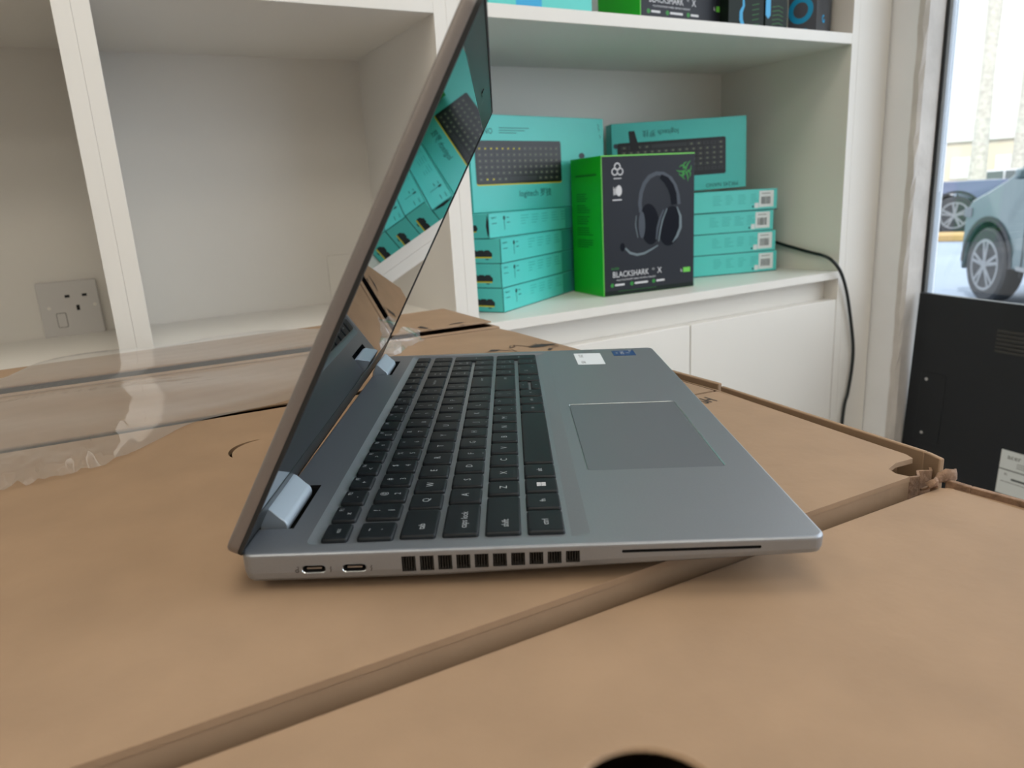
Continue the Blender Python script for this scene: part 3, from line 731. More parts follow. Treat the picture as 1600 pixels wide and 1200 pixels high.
# left stack, lying flat, long side facing right-front
ld = _n(Vector((224,132,0))); c0 = Vector((552.5,1032,0))
GL = 'keyboard boxes lying in the left stack'
rk = ['bottom box of the left teal stack, lying flat beside the white post', 'second box from the bottom of the left teal stack, lying flat', 'third box from the bottom of the left teal stack, lying flat']
def lbox(cx, cy, z0, h_, L_, Wd, lab, torn=False, rotd=0.0):
    d = Matrix.Rotation(math.radians(rotd), 3, 'Z') @ ld
    fr = bxframe((cx, cy, z0), d); 
    b = kbox(fr, L_, h_, Wd, lab, GL)
    p = MB(); rn = random.Random(2)
    # printed long side
    p.text('logitech', 4.6, 14, h_-7, 'tealtext', LOC, .25)
    p.rect(8, h_-16, 22, h_-17, 'tealtext', LOC, .25)
    p.ring(43, h_-9, 0.6, 3.4, 'tealtext', LOC, .25, 12); p.rect(42.4, h_-28, 43.6, h_-10, 'tealtext', LOC, .25)
    p.rect(50, h_-8, 57, h_-9.2, 'tealtext', LOC, .25); p.rect(50, h_-16, 59, h_-17.2, 'tealtext', LOC, .25)
    for k in range(5):
        a = 92+k*33
        for r in range(4): 
            if a+22 < L_: p.rect(a, h_-7-r*4.5, a+rn.uniform(12, 24), h_-8.1-r*4.5, 'teal2', LOC, .25)
    p.rect(L_-62, 2, L_-4, h_-2, 'teal2', LOC, .2)
    p.rect(0,0,L_,1.1,'tealtext',LOC,.3); p.rect(0,h_-.8,L_,h_,'teal2',LOC,.3); p.rect(0,0,1.0,h_,'teal2',LOC,.28)  # dark edge strips painted for the shaded seams between stacked boxes
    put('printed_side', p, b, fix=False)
    # end panel, facing left-front: picture of a keyboard edge
    EF = Fr((0,0,-Wd), (0,0,1), (0,1,0), (-1,0,0)); q = MB()
    P = [(10,10), (Wd-19,10), (Wd-17,12), (Wd-17,17), (Wd-21,20)]
    for k in range(7): a = Wd-21-k*13; P += [(a-.5,22), (a-9.5,22), (a-10.5,20.4), (a-12,20.4)]
    P = [p_ for p_ in P if p_[0] >= 10]+[(10,20)]
    if not torn:
        q.flat(P, 'kb', EF, .3); q.rect(12, 9, Wd-18, 11.2, 'yellow', EF, .36); q.rect(Wd-30,6.5,Wd-24,8,'kb',EF,.36)
    else:
        q.flat([(Wd-32,12), (Wd-26,12), (Wd-23,16), (Wd-26,22), (Wd-32,22)], 'kb', EF, .3); q.rect(Wd-32, 10.5, Wd-26, 12.3, 'yellow', EF, .36)
        q.flat([(Wd-3,2), (Wd-.5,10), (Wd-.2,24), (Wd-3,h_-2), (Wd-6,20)], 'kb', EF, .3)
    q.rect(0,0,Wd,1.1,'tealtext',EF,.3); q.rect(Wd-1,0,Wd,h_,'tealtext',EF,.3)  # seam and corner shade painted along the end panel's edges
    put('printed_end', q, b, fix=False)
    return b
for i in range(3): lbox(552.5+[0,-.5,.5][i], 1032+[0,.8,.2][i], ZS+.2+40.2*i, 40.0, 283, 128, rk[i])
t4 = onY(765, 372.5, 1048)
lbox(t4.x, t4.y, ZS+.2+120.6, 40.0, 300, 110, 'topmost flat box of the left teal stack with a dented corner', True, rotd=-5)
# upright keyboard box on the left stack
dl = Vector((.9747, .2235, 0)); fr = bxframe((545.0, 1110.0, -23.0), dl)
def vsolve(fr, px, py):       # local a, b where the ray meets the front plane
    r = ray(px, py); t_ = fr.o.dot(fr.w)/r.dot(fr.w); p = r*t_-fr.o; return p.dot(fr.u), p.dot(fr.v)
A1 = vsolve(fr, 942, 184)[0]; HB = vsolve(fr, 900, 184)[1]
X0 = vsolve(fr, 738, 300)[0]
fr = bxframe(fr.p(X0, 0, 0), dl); A1 -= X0
up = put('keyboard_box', MB().box((0,0,-38), (A1,HB,0), 'teal'), frame=fr, bevel=.8, label='teal box upright on the left stack, its pictured keyboard trimmed in yellow', cat='box', group='upright keyboard boxes')
p = MB()
ka, kb_ = vsolve(fr, 745, 296), vsolve(fr, 878, 220)
a0, b0 = vsolve(fr, 747, 295); a1, b1 = vsolve(fr, 874, 219); 
kbpic(p, LOC, (a0+a1)/2, (vsolve(fr, 810, 287)[1]+vsolve(fr, 810, 220)[1])/2, (a1-a0)+5, vsolve(fr, 810, 220)[1]-vsolve(fr, 810, 287)[1], .3, rot=.0)
lg = vsolve(fr, 837, 301.5)
p.text('logitech 罗技', 15.0, lg[0], lg[1], 'tealtext', LOC, .3)
nn = vsolve(fr, 762, 205); p.text('NANO', 13.5, nn[0]-10, nn[1], 'tealtext', LOC, .3)
s0 = vsolve(fr, 779, 203); s1 = vsolve(fr, 826, 199)
for k in range(3): p.rect(s0[0], s0[1]+3-k*4, s1[0]-[0,10,30][k], s0[1]+4-k*4, 'tealtext', LOC, .3)
for k, (x, y) in enumerate(((934,197), (935,203), (937,214))): q = vsolve(fr, x, y); p.stroke([(q[0]-2,q[1]+3), (q[0]+2,q[1]), (q[0],q[1]-3)], 1.3, 'tealtext', LOC, .3)
q = vsolve(fr, 907, 242); p.disc(q[0]+3, q[1]-2, 8, 'razmid', LOC, .3, ry=.7)
put('printed_front', p, up, fix=False)
# right stack, ends with bar code labels
GR = 'keyboard boxes lying in the right stack'
RD = (-.967,.253); R0 = Vector((1243.5,1074.8,0)); R1 = Vector((1057.7,1123.5,0)); rdv = _n(R0-R1)
rl = ['bottom box of the right teal stack with a bar code label', 'second box from the bottom of the right teal stack', 'third box from the bottom of the right teal stack, pushed slightly left', 'top box of the right teal stack, under the upside-down keyboard box']
for i, dx in enumerate((0, -3, -9, -3.5)):
    ln = 268; o_ = R0+rdv*(dx-ln); fr = bxframe((o_.x, o_.y+[0,1,2,0][i], ZS+.2+42.9*i), rdv)
    b = kbox(fr, ln, 42.6, 140, rl[i], GR)
    p = MB(); rn = random.Random(i+20)
    x1_ = ln-9; p.rect(x1_-34, 6, x1_, 39, 'label', LOC, .3); p.rect(x1_-44, 5, x1_-35, 15, 'label', LOC, .3)
    x = x1_-29
    while x < x1_-8: w_ = rn.uniform(.6, 1.8); p.rect(x, 12, x+w_, 27, 'bar', LOC, .4); x += w_+rn.uniform(.5, 1.2)
    p.rect(x1_-28, 33, x1_-8, 34.2, 'bar', LOC, .4); p.rect(x1_-50, 6, x1_-46, 10, 'tealtext', LOC, .3)
    for k in range(4):
        for r in range(5): p.rect(118+k*29, 32-r*4.2, 118+k*29+rn.uniform(10, 22), 33-r*4.2, 'teal2', LOC, .3)
    p.rect(0, .0, ln, 1.6, 'tealtext', LOC, .25)  # dark strip painting the shaded seam under each box
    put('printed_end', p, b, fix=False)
# upright, upside-down keyboard box on the right stack
rr = _n(Vector((.94, -.34, 0)))
fr = bxframe((1205.0, 1128.0, -12.2), rr)
roll = math.radians(1.1)
xr = vsolve(fr, 1165.5, 296)[0]; xl = vsolve(fr, 945, 315)[0]; ht = vsolve(fr, 1166, 183)[1]
LN = 292
fr = bxframe(fr.p(xr-LN, 0, 0), rr)
ur = Vector(fr.u*math.cos(roll)+fr.v*math.sin(roll)); vr = fr.w.cross(ur)
fr = Fr(fr.p(0, 0, 0), ur, vr, fr.w); fr.o = fr.o - Vector((0,0,0))
piv = fr.p(LN, 0, 0); fr.o = fr.o + Vector((0, 0, 0))
ub = put('keyboard_box', MB().box((0,0,-38), (LN, ht-2, 0), 'teal'), frame=fr, bevel=.8, label='teal keyboard box standing upside down on the right stack behind the headset box', cat='box', group='upright keyboard boxes')
p = MB(); q0 = vsolve(fr, 1134, 216); q1 = vsolve(fr, 1130, 273)
kw_ = 235; kbpic(p, LOC, q0[0]-kw_/2, (q0[1]+q1[1])/2+3, kw_, q0[1]-q1[1], .3, rot=math.pi, yel='kb')
q = vsolve(fr, 1032, 206.5); p.text('logitech 罗技', 14.5, q[0], q[1], 'tealtext', LOC, .3, rot=math.pi)
q = vsolve(fr, 1128, 287.5); p.text('MK245 NANO', 11.5, q[0], q[1], 'tealtext', LOC, .3, rot=math.pi)
q = vsolve(fr, 962, 229); p.disc(q[0], q[1], 5, 'razmid', LOC, .3)
# mouse receiver picture: black stick
P = [vsolve(fr, *z) for z in ((982,205.5), (991,204.5), (1000,236), (985,237))]; p.flat(P, 'kb', LOC, .62)
put('printed_front', p, ub, fix=False)

# headset boxes
def razer(fr, wd, hgt, dp, label, badge=True):
    b = put('headset_box', MB().box((0,0,-dp), (wd,hgt,0), 'green'), frame=fr, bevel=1.0, label=label, cat='box', group='headset boxes')
    k = wd/200.0; z0 = ZS
    p = MB(); p.rect(1.5, 0.6, wd-.6, hgt-2.2, 'raz', LOC, .45); p.rect(0, hgt-2.2, wd, hgt, 'greenhi', LOC, .45); p.rect(0, 0.6, 1.5, hgt, 'greenhi', LOC, .45)
    p.rect(1.5, .6, wd-.6, 9, 'navy', LOC, .5)
    c = .6
    S = lambda z: z-ZS   # measured heights are relative to the camera
    # trefoil icon and cushion icon
    for a, z in ((33,41), (27.5,32.5), (38.5,32.5)): p.ring(a, S(z), 4.6, 6.6, 'icon', LOC, c, 24)
    p.rect(25, S(20.2), 41, S(21.6), 'icon', LOC, c)
    p.disc(35.5, S(0), 6.0, 'icon', LOC, c, ry=1.55); 
    for j in range(8): p.rect(24+j*1.25, S(-8+2*abs(math.sin(j*1.7))), 24.8+j*1.25, S(7-3*abs(math.sin(j*2.3))), 'icon', LOC, c)
    p.rect(22, S(-16.6), 41, S(-14.6), 'icon', LOC, c)
    # three-headed serpent emblem: three interlaced curved arms
    cx, cy = 179, S(29)
    for an in (55, 175, 285):
        t = math.radians(an); u_ = Vector((math.cos(t), math.sin(t))); v_ = Vector((-u_.y, u_.x))
        for off, ln_, bend in ((0, 21, 3), (4.0, 15, 7), (-4.0, 15, -6)):
            pts = [Vector((cx, cy))+u_*(ln_*s_)+v_*(off+bend*math.sin(s_*3.0)*.8) for s_ in (.05,.3,.55,.8,1.0)]
            p.stroke([tuple(q) for q in pts], [3.6,3.2,2.8,1.8,.3], 'logogreen', LOC, c)
    # headset picture: headband, ear cups, microphone boom
    hb = [(81,-40), (79,-24), (82,-6), (89,10), (100,21), (115,26.5), (131,25), (146,17), (157,3), (163,-14), (165,-30)]
    p.stroke([(a, S(b_)) for a, b_ in hb], [7,8,8,8,8,7,7,7,7,7,7], 'razmid', LOC, c)
    p.stroke([(124,S(21)), (136,S(14)), (146,S(2)), (152,S(-12)), (154,S(-30))], [8,13,15,15,13], 'razline', LOC, c+.1)
    p.disc(100, S(-62), 21, 'razline', LOC, c+.1, ry=1.75, rot=.12); p.disc(83, S(-62), 7, 'razmid', LOC, c+.12, ry=3.4)
    p.disc(145, S(-68), 24, 'razline', LOC, c+.2, ry=1.5, rot=-.18)
    p.stroke([(131,S(-38)), (123,S(-52)), (117,S(-70)), (114,S(-90))], [3,5,5,3], 'razmid', LOC, c+.3); p.stroke([(138,S(-36)), (128,S(-56)), (123,S(-74)), (119,S(-94))], [2,3,3,2], 'razhi', LOC, c+.3)
    p.stroke([(160,S(-34)), (168,S(-52)), (168,S(-72)), (160,S(-88)), (150,S(-98))], [2,5,6,5,1], 'razhi', LOC, c+.3)
    p.stroke([(71,S(-45)), (69,S(-62)), (74,S(-84))], [1.2,1.6,1.2], 'razhi', LOC, c+.2)
    mic = [(47,-101), (57,-110), (72,-114.5), (88,-113), (104,-107), (118,-101)]
    p.stroke([(a, S(b_)) for a, b_ in mic], [3,4.5,4.5,4,3,2], 'razhi', LOC, c); p.disc(41, S(-98.5), 5, 'razline', LOC, c+.1, ry=1.5)
    # lettering
    p.text('BLACKSHARK', 15.0, 58, S(-147.0), 'icon', LOC, c, sx=.84)
    p.text('V2', 5.0, 107, S(-143.2), 'icon', LOC, c); p.text('X', 15.6, 121, S(-146.8), 'icon', LOC, c, sx=.9)
    p.text('RAZER', 5.4, 25, S(-136), 'logogreen', LOC, c)
    p.text('MULTI-PLATFORM WIRED ESPORTS HEADSET', 4.0, 70, S(-157.0), 'icon', LOC, c, sx=1.05)
    for a, wd_ in ((18,20), (60,29), (108,18)):
        p.disc(a, S(-165.4), 3.6, 'logogreen', LOC, c); p.rect(a+6, S(-167), a+6+wd_, S(-163.6), 'icon', LOC, c)
    p.rect(30, S(-177.2), 115, S(-176.4), 'greendk', LOC, c+.05)
    p.rect(175, S(-155.5), 191, S(-146.6), 'greenhi', LOC, c); p.text('k', 9, 171, S(-151.5), 'icon', LOC, c)
    put('printed_front', p, b, fix=False)
    SF = Fr((0,0,-dp), (0,0,1), (0,1,0), (-1,0,0)); q = MB(); rn = random.Random(4)
    q.rect(18, S(28), 92, S(31), 'greendk', SF, .4)
    for j, (zz, ws) in enumerate(((-2,(30,52)), (-22,(30,50)), (-42,(34,50)), (-62,(40,58)), (-84,(36,60)))):
        for r in range(4): q.rect(20, S(zz-r*4), 20+rn.uniform(*ws), S(zz-r*4-1.5), 'greendk', SF, .4)
    put('printed_side', q, b, fix=False)
    return b
d1 = Vector((.9964,-.085,0)); razer(bxframe((765.9,1046.0,ZS+.2), d1), 199.9, 244.6, 108, 'bright green and charcoal headset box on the lower shelf in front of teal boxes')
# upper shelf
def two_px(pxl, pxr, Y, length, py=20):
    l = onY(pxl, py, Y); r = ray(pxr, py+8); best = None
    for k in range(-900, 900):
        a = math.radians(k*.1); q = Vector((l.x+length*math.cos(a), l.y+length*math.sin(a)))
        e = abs(q.x*r.y-q.y*r.x)/math.hypot(r.x, r.y)
        if best is None or e < best[0]-1e-9: best = (e, a)
    return l, Vector((math.cos(best[1]), math.sin(best[1]), 0))
l, dv = two_px(1000, 1134, 1002, 200)
razer(bxframe((l.x, l.y, ZU+.2), dv), 199.9, 244.6, 108, 'green and charcoal headset box on the upper shelf')
fr = bxframe((590.0, 985.0, ZU+.2), (1,.03)); q = onY(935, 10, 975)
tb_ = put('keyboard_box', MB().box((-60,0,-42), (q.x-590-2,150,0), 'teal'), frame=fr, bevel=.8, label='teal box standing on the upper shelf, left of the headset box', cat='box')
pp = MB(); pp.rect(q.x-590-140, 0.5, q.x-590-95, 22, 'blue', LOC, .3); pp.rect(20, 60, 90, 62, 'tealtext', LOC, .3); put('printed_front', pp, tb_, fix=False)
def small_box(pxl, pxr, Y, Y2, dp, hgt, m, label, name, art, group=None):
    a = onY(pxl, 40, Y); b_ = onY(pxr, 45, Y2); d = Vector((b_.x-a.x, b_.y-a.y, 0)); ln_ = d.length
    fr = bxframe((a.x, a.y, ZU+.2), d); o_ = put(name, MB().box((0,0,-dp), (ln_,hgt,0), m), frame=fr, bevel=.8, label=label, cat='box', group=group)
    p = MB(); art(p, ln_, hgt); put('printed_front', p, o_, fix=False); return o_
def art1(p, L_, H__):
    p.rect(0, .5, L_, H__, 'navy', LOC, .2)
    p.stroke([(L_*.42,2), (L_*.35,14), (L_*.35,26), (L_*.42,36), (L_*.40,60)], [7,8,7,5,3], 'blue', LOC, .4)
    for k in range(5): p.stroke([(L_*.66,6+k*8), (L_*.86,9+k*8)], 1.0, 'greendk', LOC, .4)
def art2(p, L_, H__):
    p.rect(0, .5, L_, H__, 'navy', LOC, .2)
    p.flat([(0,24), (L_*.12,18), (L_*.22,24), (L_*.22,80), (0,80)], 'blue', LOC, .4)
    for k in range(5): p.stroke([(L_*.3,10+k*7), (L_*.6,13+k*7), (L_*.8,10+k*7)], 1.0, 'greendk', LOC, .4)
small_box(1138, 1192.5, 988, 985, 55, 130, 'navy', 'black box with a blue curved stripe on the upper shelf beside the headset box', 'mouse_box', art1)
small_box(1195.5, 1229, 984, 988, 90, 130, 'navy', 'black box with a blue bar on the upper shelf, left of the slate box', 'mouse_box', art2)
def art3(p, L_, H__):
    p.rect(0, .5, L_, H__, 'gbox', LOC, .2); p.ring(L_*.44, 41, L_*.26, L_*.44, 'blue', LOC, .4, 32)
    p.text('G102', 9, L_*.5, 5.5, 'blue', LOC, .4)
def g_logo(q, cx, cy, s_, fr, c): 
    q.ring(cx, cy, s_*.55, s_, 'blue', fr, c, 20, 60, 330); q.rect(cx, cy-s_*.45, cx+s_, cy-s_*.02, 'blue', fr, c); q.rect(cx+s_*.55, cy-s_*.8, cx+s_, cy-s_*.02, 'blue', fr, c)
def toray(a, dirv, px):
    r = ray(px, 40); return -(a.x*r.y-a.y*r.x)/(dirv.x*r.y-dirv.y*r.x)
a = onY(1275, 45, 970); d = Vector((.34,-.94,0)); d.normalize(); ln_ = toray(a, -d, 1231); b_ = a-d*ln_
fr = bxframe((b_.x, b_.y, ZU+.2), d); dpg = min(80, toray(a, Vector((-d.y, d.x, 0)), 1308))
gb = put('mouse_box', MB().box((0,0,-dpg), (ln_,140,0), 'gbox2'), frame=fr, bevel=.8, label='slate grey box with a blue ring at the right end of the upper shelf', cat='box')
p = MB(); art3(p, ln_, 140); put('printed_front', p, gb, fix=False)
q = MB(); EF = Fr((ln_,0,0), (0,0,-1), (0,1,0), (1,0,0)); g_logo(q, dpg*.45, 26, 7, EF, .4); put('printed_side', q, gb, fix=False)

# black cable running out of the shelf and down the filler panel
cp = [Vector((1285,1290,-40)), Vector((1286,1200,-112))]+[onX(x, y, 1287) for x, y in ((1210,378), (1235,385.5), (1265,394), (1285,399))]
cp += [onY(1300, 407, 953), onY(1313, 424, 947), onY(1322, 452, 950), onY(1328, 490, 952), onY(1333, 540, 953.5), onY(1331, 575, 953.5), onY(1325, 612, 953.5), onY(1315, 668, 953.5), Vector((1318,953.5,-900)), Vector((1320,953.5,-1390))]
cc = [catm([tuple(p) for p in cp], i/120) for i in range(121)]
put('power_cable', MB().tube(cc, 3.4, 'cable', 10), smooth=True, angle=60, label='black cable coming out of the shelf and hanging down the white panel', cat='cable')

# ================================================================== BLACK DISPLAY BACK BY THE WINDOW
p0 = onX(1437, 457, 1442); p1 = onX(1408, 695, 1442); lean = math.atan2(p1.y-p0.y, p0.z-p1.z)
vy = Vector((0, -math.sin(lean), math.cos(lean))); vu = Vector((0, -math.cos(lean), -math.sin(lean)))
TF = Fr((p0.x, p0.y, p0.z), vu, vy, vu.cross(vy))     # a to the right in view, b up, c towards the room
if TF.w.x > 0: TF.w = -TF.w
tv = thing('large_display', Fr((1452, 300, -FLOOR)), 'back of a large flat black display standing before the shop window', 'display')
def LT(mb): mb.v = [((TF.p(*v)).x-1452, (TF.p(*v)).y-300, (TF.p(*v)).z+FLOOR) for v in mb.v]; return mb
TW, TH = 1150, 760
put('back_cover', LT(MB().box((0,-TH,-14), (TW,0,0), 'tv')), tv, bevel=1.5)
def tl(px, py):
    r = ray(px, py); t_ = TF.o.dot(TF.w)/r.dot(TF.w); p = r*t_-TF.o; return p.dot(TF.u), p.dot(TF.v)
for q in ((1448,592), (1440,675)):
    a, b = tl(*q); put('screw', LT(MB().cyl((a, b, .8), (0,0,1), 3.2, 1.8, 'screw', 14)), tv)
a0, b0 = tl(1445, 580); a1, b1 = tl(1448, 690)
put('mount_plate', LT(MB().prism(rrect(a0-6, b1, a0+46, b0, 5), 0, 1.0, 'tv')), tv, bevel=.5)
a, b = tl(1560, 512); a1, b1 = tl(1558, 550); vb = MB()
for k in range(6): vb.box((a, b1+(b-b1)*k/6, 0), (a+150, b1+(b-b1)*(k+.62)/6, 2.0), 'fin')
put('vent', LT(vb), tv)
a, b = tl(1566, 701); a2, b2 = tl(1562, 762); lb = MB().rect(a, b2-10, a+105, b, 'label', LOC, .8)
lb.text('acer', 14, a+24, b-12, 'ink', LOC, 1.1)
for k in range(3): lb.rect(a+30, b-22-k*4, a+95, b-23-k*4, 'bar', LOC, 1.1)
lb.rect(a, b-38, a+105, b-40, 'bar', LOC, 1.1); lb.text('BL', 6, a+14, b-48, 'ink', LOC, 1.1); lb.rect(a+24, b-54, a+90, b-58, 'bar', LOC, 1.1); lb.rect(a+6, b-63, a+60, b-64, 'bar', LOC, 1.1)
put('rating_label', LT(lb), tv, fix=False, label='pale printed rating label')
for y in (250, 900):
    q = TF.p(y, -TH, -7); put('leg', MB().box((q.x-1452-12, q.y-300-25, 0), (q.x-1452+12, q.y-300+25, q.z+FLOOR+6), 'tv'), tv)

# ================================================================== STREET
G0 = -FLOOR-10
struct('ground', MB().box((1640,-30000,G0-100), (90000,90000,G0), 'asphalt'))
kerb = thing('kerb', Fr((0,0,G0)), 'yellow painted kerb across the road beyond the window', 'kerb'); 
k1 = onZ(1466, 378, G0); vv = Vector((.46,-.89,0))
kf = Fr((k1.x, k1.y, G0), (.46,-.888,0), (.888,.46,0), (0,0,1)); kerb.matrix_world = kf.mat()
put('kerb_stone', MB().box((-9000,0,0), (6000,900,140), 'kerb'), kerb, bevel=20)

def wheel(mb1, mb2, c, ax, r, w_=220):
    c = Vector(c); ax = _n(Vector(ax)); u_ = _n(ax.cross(Vector((0,0,1)))); v_ = Vector((0,0,1))
    loops = []
    for off, rr_ in ((-w_/2, r*.70), (-w_/2, r*.93), (-w_/2+25, r), (w_/2-25, r), (w_/2, r*.93), (w_/2, r*.70)):
        loops.append([c+ax*off+(u_*math.cos(2*math.pi*k/28)+v_*math.sin(2*math.pi*k/28))*rr_ for k in range(28)])
    mb1.loft(loops, 'tyre')
    for s_ in (-1, 1):
        o_ = c+ax*s_*(w_/2-6)
        F_ = Fr(o_, u_, v_, ax*s_)
        mb2.ring(0, 0, r*.62, r*.70, 'rim', F_, 8, 28)
        for k in range(5):
            for e in (-.16, .16):
                a = 2*math.pi*k/5+math.pi/2+e; mb2.stroke([(r*.1*math.cos(a), r*.1*math.sin(a)), (r*.64*math.cos(a), r*.64*math.sin(a))], [r*.10, r*.085], 'rim', F_, 10)
        mb2.disc(0, 0, r*.14, 'rim', F_, 12)
def car(name, label, origin, fwd, side, prof, glass, wheels, paint, wd, r, cat='car', lamps=None, shoulder=900):
    """prof: side outline (x back from the front, z up); glass: side window outline; side: direction of the visible flank"""
    f = _n(Vector((fwd[0], fwd[1], 0))); s_ = _n(Vector((side[0], side[1], 0))); back = -f
    fr = Fr(origin, back, s_, (0,0,1)); t = thing(name, fr, label, cat)
    # the local frame has a = back, b = towards the visible side, c = up
    def P(a, b, c): return Vector((a, b, c))
    def half(z): return wd/2 - (0 if z < shoulder else (z-shoulder)*.30)
    b = MB()
    # profile with wheel arches
    poly = []
    for (x, z) in prof: poly.append((x, z))
    bot = []
    L_ = prof[-1][0]
    zsill = 230
    xs = [prof[0][0]]
    arch = []
    for wx in sorted(wheels, reverse=True):
        for k in range(13):
            a = math.pi*k/12; arch.append((wx+(r+70)*math.cos(a), r+(r+70)*math.sin(a)*1.0 if (r+(r+70)*math.sin(a)) > zsill else zsill))
    full = poly+arch
    vs1 = [P(x, half(z), z) for x, z in full]; vs0 = [P(x, -half(z), z) for x, z in full]
    n = len(full)
    tri = delaunay_2d_cdt([Vector(q) for q in full], [(i, (i+1) % n) for i in range(n)], [], 1, 1e-6)
    vo, fo = tri[0], tri[2]
    for sg in (1, -1): b.add([P(q[0], sg*half(q[1]), q[1]) for q in vo], [tuple(f_) for f_ in fo], paint)
    b.add(vs1+vs0, [(i, (i+1) % n, n+(i+1) % n, n+i) for i in range(n)], paint)
    put('body', b, t, bevel=18, seg=2)
    g = MB()
    for gl in glass:
        for sg in (1, -1): g.flat([(x, z) for x, z in gl], 'carglass', Fr((0, sg*(wd/2+shoulder*.30+8 if False else 0), 0), (1,0,0), (0,0,1), (0,1,0)), 0)
    g = MB()
    for gl in glass:
        for sg in (1, -1): g.add([P(x, sg*(half(z)+6), z) for x, z in gl], [tuple(range(len(gl)))], 'carglass')
    put('side_window', g, t, fix=False)
    for wx in wheels:
        for sg in (1, -1):
            m1, m2 = MB(), MB(); wheel(m1, m2, (wx, sg*(wd/2-105), r), (0,1,0), r)
            w_ = put('wheel', m1, t, smooth=True); put('rim', m2, w_, fix=False)
    ar = MB()
    for wx in wheels:
        for sg in (1, -1): ar.ring(wx, r, r+66, r+120, 'tyre', Fr((0, sg*(wd/2+7), 0), (1,0,0), (0,0,1), (0,1,0)), 0, 24, 0, 180)
    put('arch_trim', ar, t, fix=False)
    if lamps:
        lm = MB()
        for (x0, x1, z0, z1, m_) in lamps:
            for sg in (1, -1): lm.box((x0, sg*(wd/2-60), z0), (x1, sg*(wd/2+10), z1), m_)
        put('lamp', lm, t)
    mr = MB()
    return t, P
suvp = [(0,300), (-20,600), (10,960), (120,1080), (450,1180), (720,1290), (880,1390), (1230,1830), (1600,1920), (3300,1940), (4300,1880), (4560,1300), (4640,640), (4600,300)]
suvg = [[(1010,1330), (1290,1740), (2130,1810), (2150,1270)], [(2230,1270), (2210,1815), (3140,1825), (3230,1270)], [(3300,1270), (3230,1825), (4050,1780), (4230,1300)]]
wc = onZ(1541, 468, G0); fwd = Vector((.58,.81,0)); fwd.normalize(); sd_ = Vector((-.81,.58,0)); sd_.normalize()
org = Vector((wc.x, wc.y, G0)) + fwd*430 - sd_*(925-105)
t, P = car('suv', 'grey-green sport utility car parked outside the shop window', (org.x, org.y, G0), fwd, sd_, suvp, suvg, [520, 3600], 'suv', 1850, 400, lamps=[(-10,150,900,1000,'gbox')], shoulder=1200)
mm = MB(); mm.box((1110,900,1300), (1190,1040,1400), 'suv'); put('wing_mirror', mm, t, bevel=20)
put('door_line', MB().box((1200,926,340), (1212,932,1200), 'tyre').box((2190,926,340), (2202,932,1200), 'tyre').box((1130,928,400), (3100,936,440), 'rim'), t)
pkp = [(0,300), (0,900), (900,1050), (1500,1120), (1900,1720), (3200,1760), (3350,1180), (5250,1180), (5330,900), (5300,420), (5200,330)]
pkg = [[(1700,1180), (2000,1640), (2450,1660), (2450,1180)], [(2530,1180), (2530,1660), (3100,1660), (3200,1190)]]
wc = onZ(1487, 366, G0); fw2 = Vector((-.60,.80,0)); s2 = Vector((-.80,-.60,0)); org = Vector((wc.x, wc.y, G0))+fw2*4250-s2*(950-105)
car('pickup_truck', 'dark blue pickup truck parked across the street', (org.x, org.y, G0), fw2, s2, pkp, pkg, [950, 4250], 'pickup', 1900, 430, lamps=[(5270,5345,900,1150,'tail'), (5260,5350,430,560,'rim')])
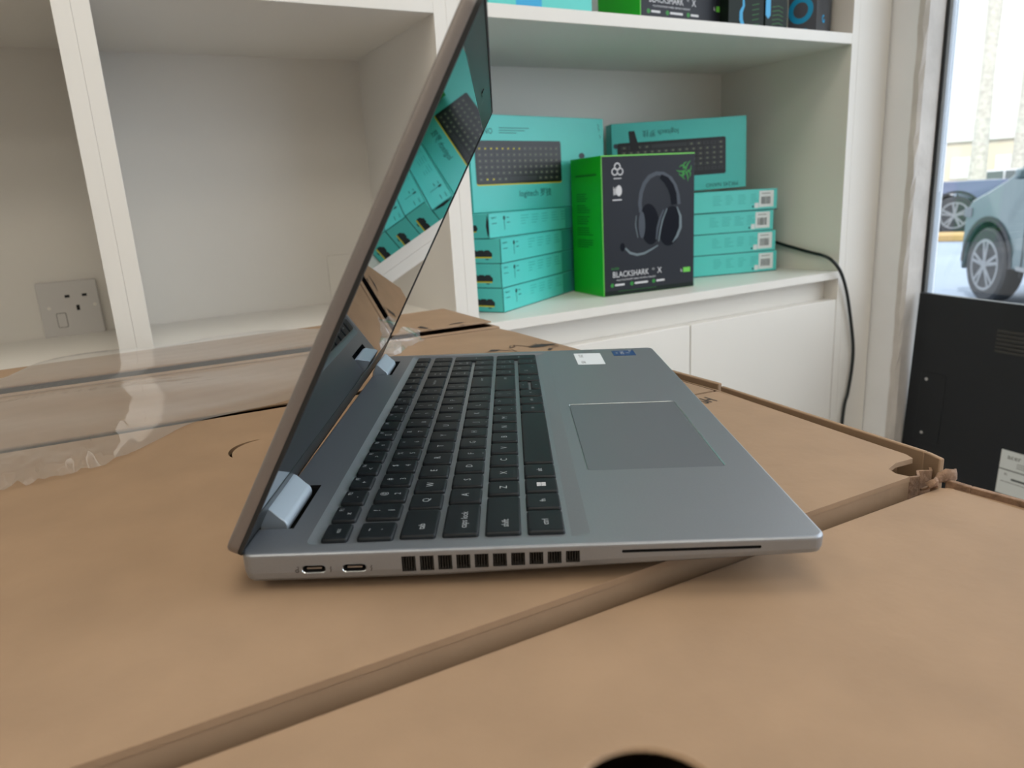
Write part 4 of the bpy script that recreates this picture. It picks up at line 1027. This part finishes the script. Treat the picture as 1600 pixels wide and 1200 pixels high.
# further cars and buildings, washed out by the daylight
sedp = [(0,300), (0,700), (900,850), (1500,1350), (2900,1380), (3600,980), (4300,900), (4350,300)]
sedg = [[(1250,900), (1600,1290), (2250,1310), (2250,900)], [(2330,900), (2330,1310), (2850,1300), (3250,930)]]
w3 = ray(1530, 272); w3 = w3*(30000/w3.x); f3 = Vector((-.5,.86,0)); s3 = Vector((-.86,-.5,0)); 
car('red_car', 'small reddish car far away in the parking lot', (w3.x, w3.y, G0), f3, s3, sedp, sedg, [800,3450], 'redcar', 1750, 320)
w4 = ray(1480, 262); w4 = w4*(36000/w4.x)
car('white_car', 'white car far away at the left edge of the window', (w4.x, w4.y, G0), f3, s3, sedp, sedg, [800,3450], 'whitecar', 1750, 320)
far = ray(1540, 260); far = far*(52000/far.x)
bf = Fr((far.x, far.y, G0), (.46,-.888,0), (.888,.46,0), (0,0,1))
bd = thing('sandstone_building', bf, 'low sandstone building across the parking lot', 'building')
put('wall', MB().box((-16000,0,0), (16000,6000,3300), 'sand'), bd); put('parapet', MB().box((-16100,-150,3300), (16100,6100,3800), 'sand2'), bd)
wm = MB()
for k in range(12): put('window', MB().box((-14500+k*2500,-60,900), (-13300+k*2500,40,2300), 'sand2'), bd)
bf2 = Fr((far.x*1.25, far.y*1.25, G0), (.46,-.888,0), (.888,.46,0), (0,0,1))
bd2 = thing('pale_tower_block', bf2, 'pale hazy tall building behind the sandstone building', 'building')
put('wall', MB().box((-22000,0,0), (16000,8000,26000), 'sand2'), bd2)
for px, hgt in ((1528, 13500), (1590, 12200)):
    b_ = ray(px, 265); b_ = b_*((34000 if px < 1550 else 44000)/b_.x); tf = Fr((b_.x, b_.y, G0))
    pt = thing('palm_tree', tf, '%s pale palm trunk beyond the parked cars' % ('left' if px < 1550 else 'right'), 'palm tree', 'palm trees')
    put('trunk', MB().tube([Vector((0,0,0)), Vector((60,40,hgt*.4)), Vector((180,60,hgt))], 300, 'trunk', 12, taper=[380,260,330]), pt, smooth=True)
    lv = MB()
    for k in range(16):
        a = 2*math.pi*k/16; pts = [Vector((180+math.cos(a)*q*2600, 60+math.sin(a)*q*2600, hgt+900*math.sin(q*2.6)-q*q*900)) for q in (0,.25,.5,.75,1)]
        perp = Vector((-math.sin(a), math.cos(a), 0)); vs = []
        for i, q in enumerate(pts): w_ = [60,330,360,260,10][i]; vs += [q-perp*w_-Vector((0,0,w_*.6)), q+Vector((0,0,20)), q+perp*w_-Vector((0,0,w_*.6))]
        lv.add(vs, [(3*i+j, 3*i+j+1, 3*i+j+4, 3*i+j+3) for i in range(4) for j in (0, 1)], 'leaf')
    put('frond_crown', lv, pt, fix=False)
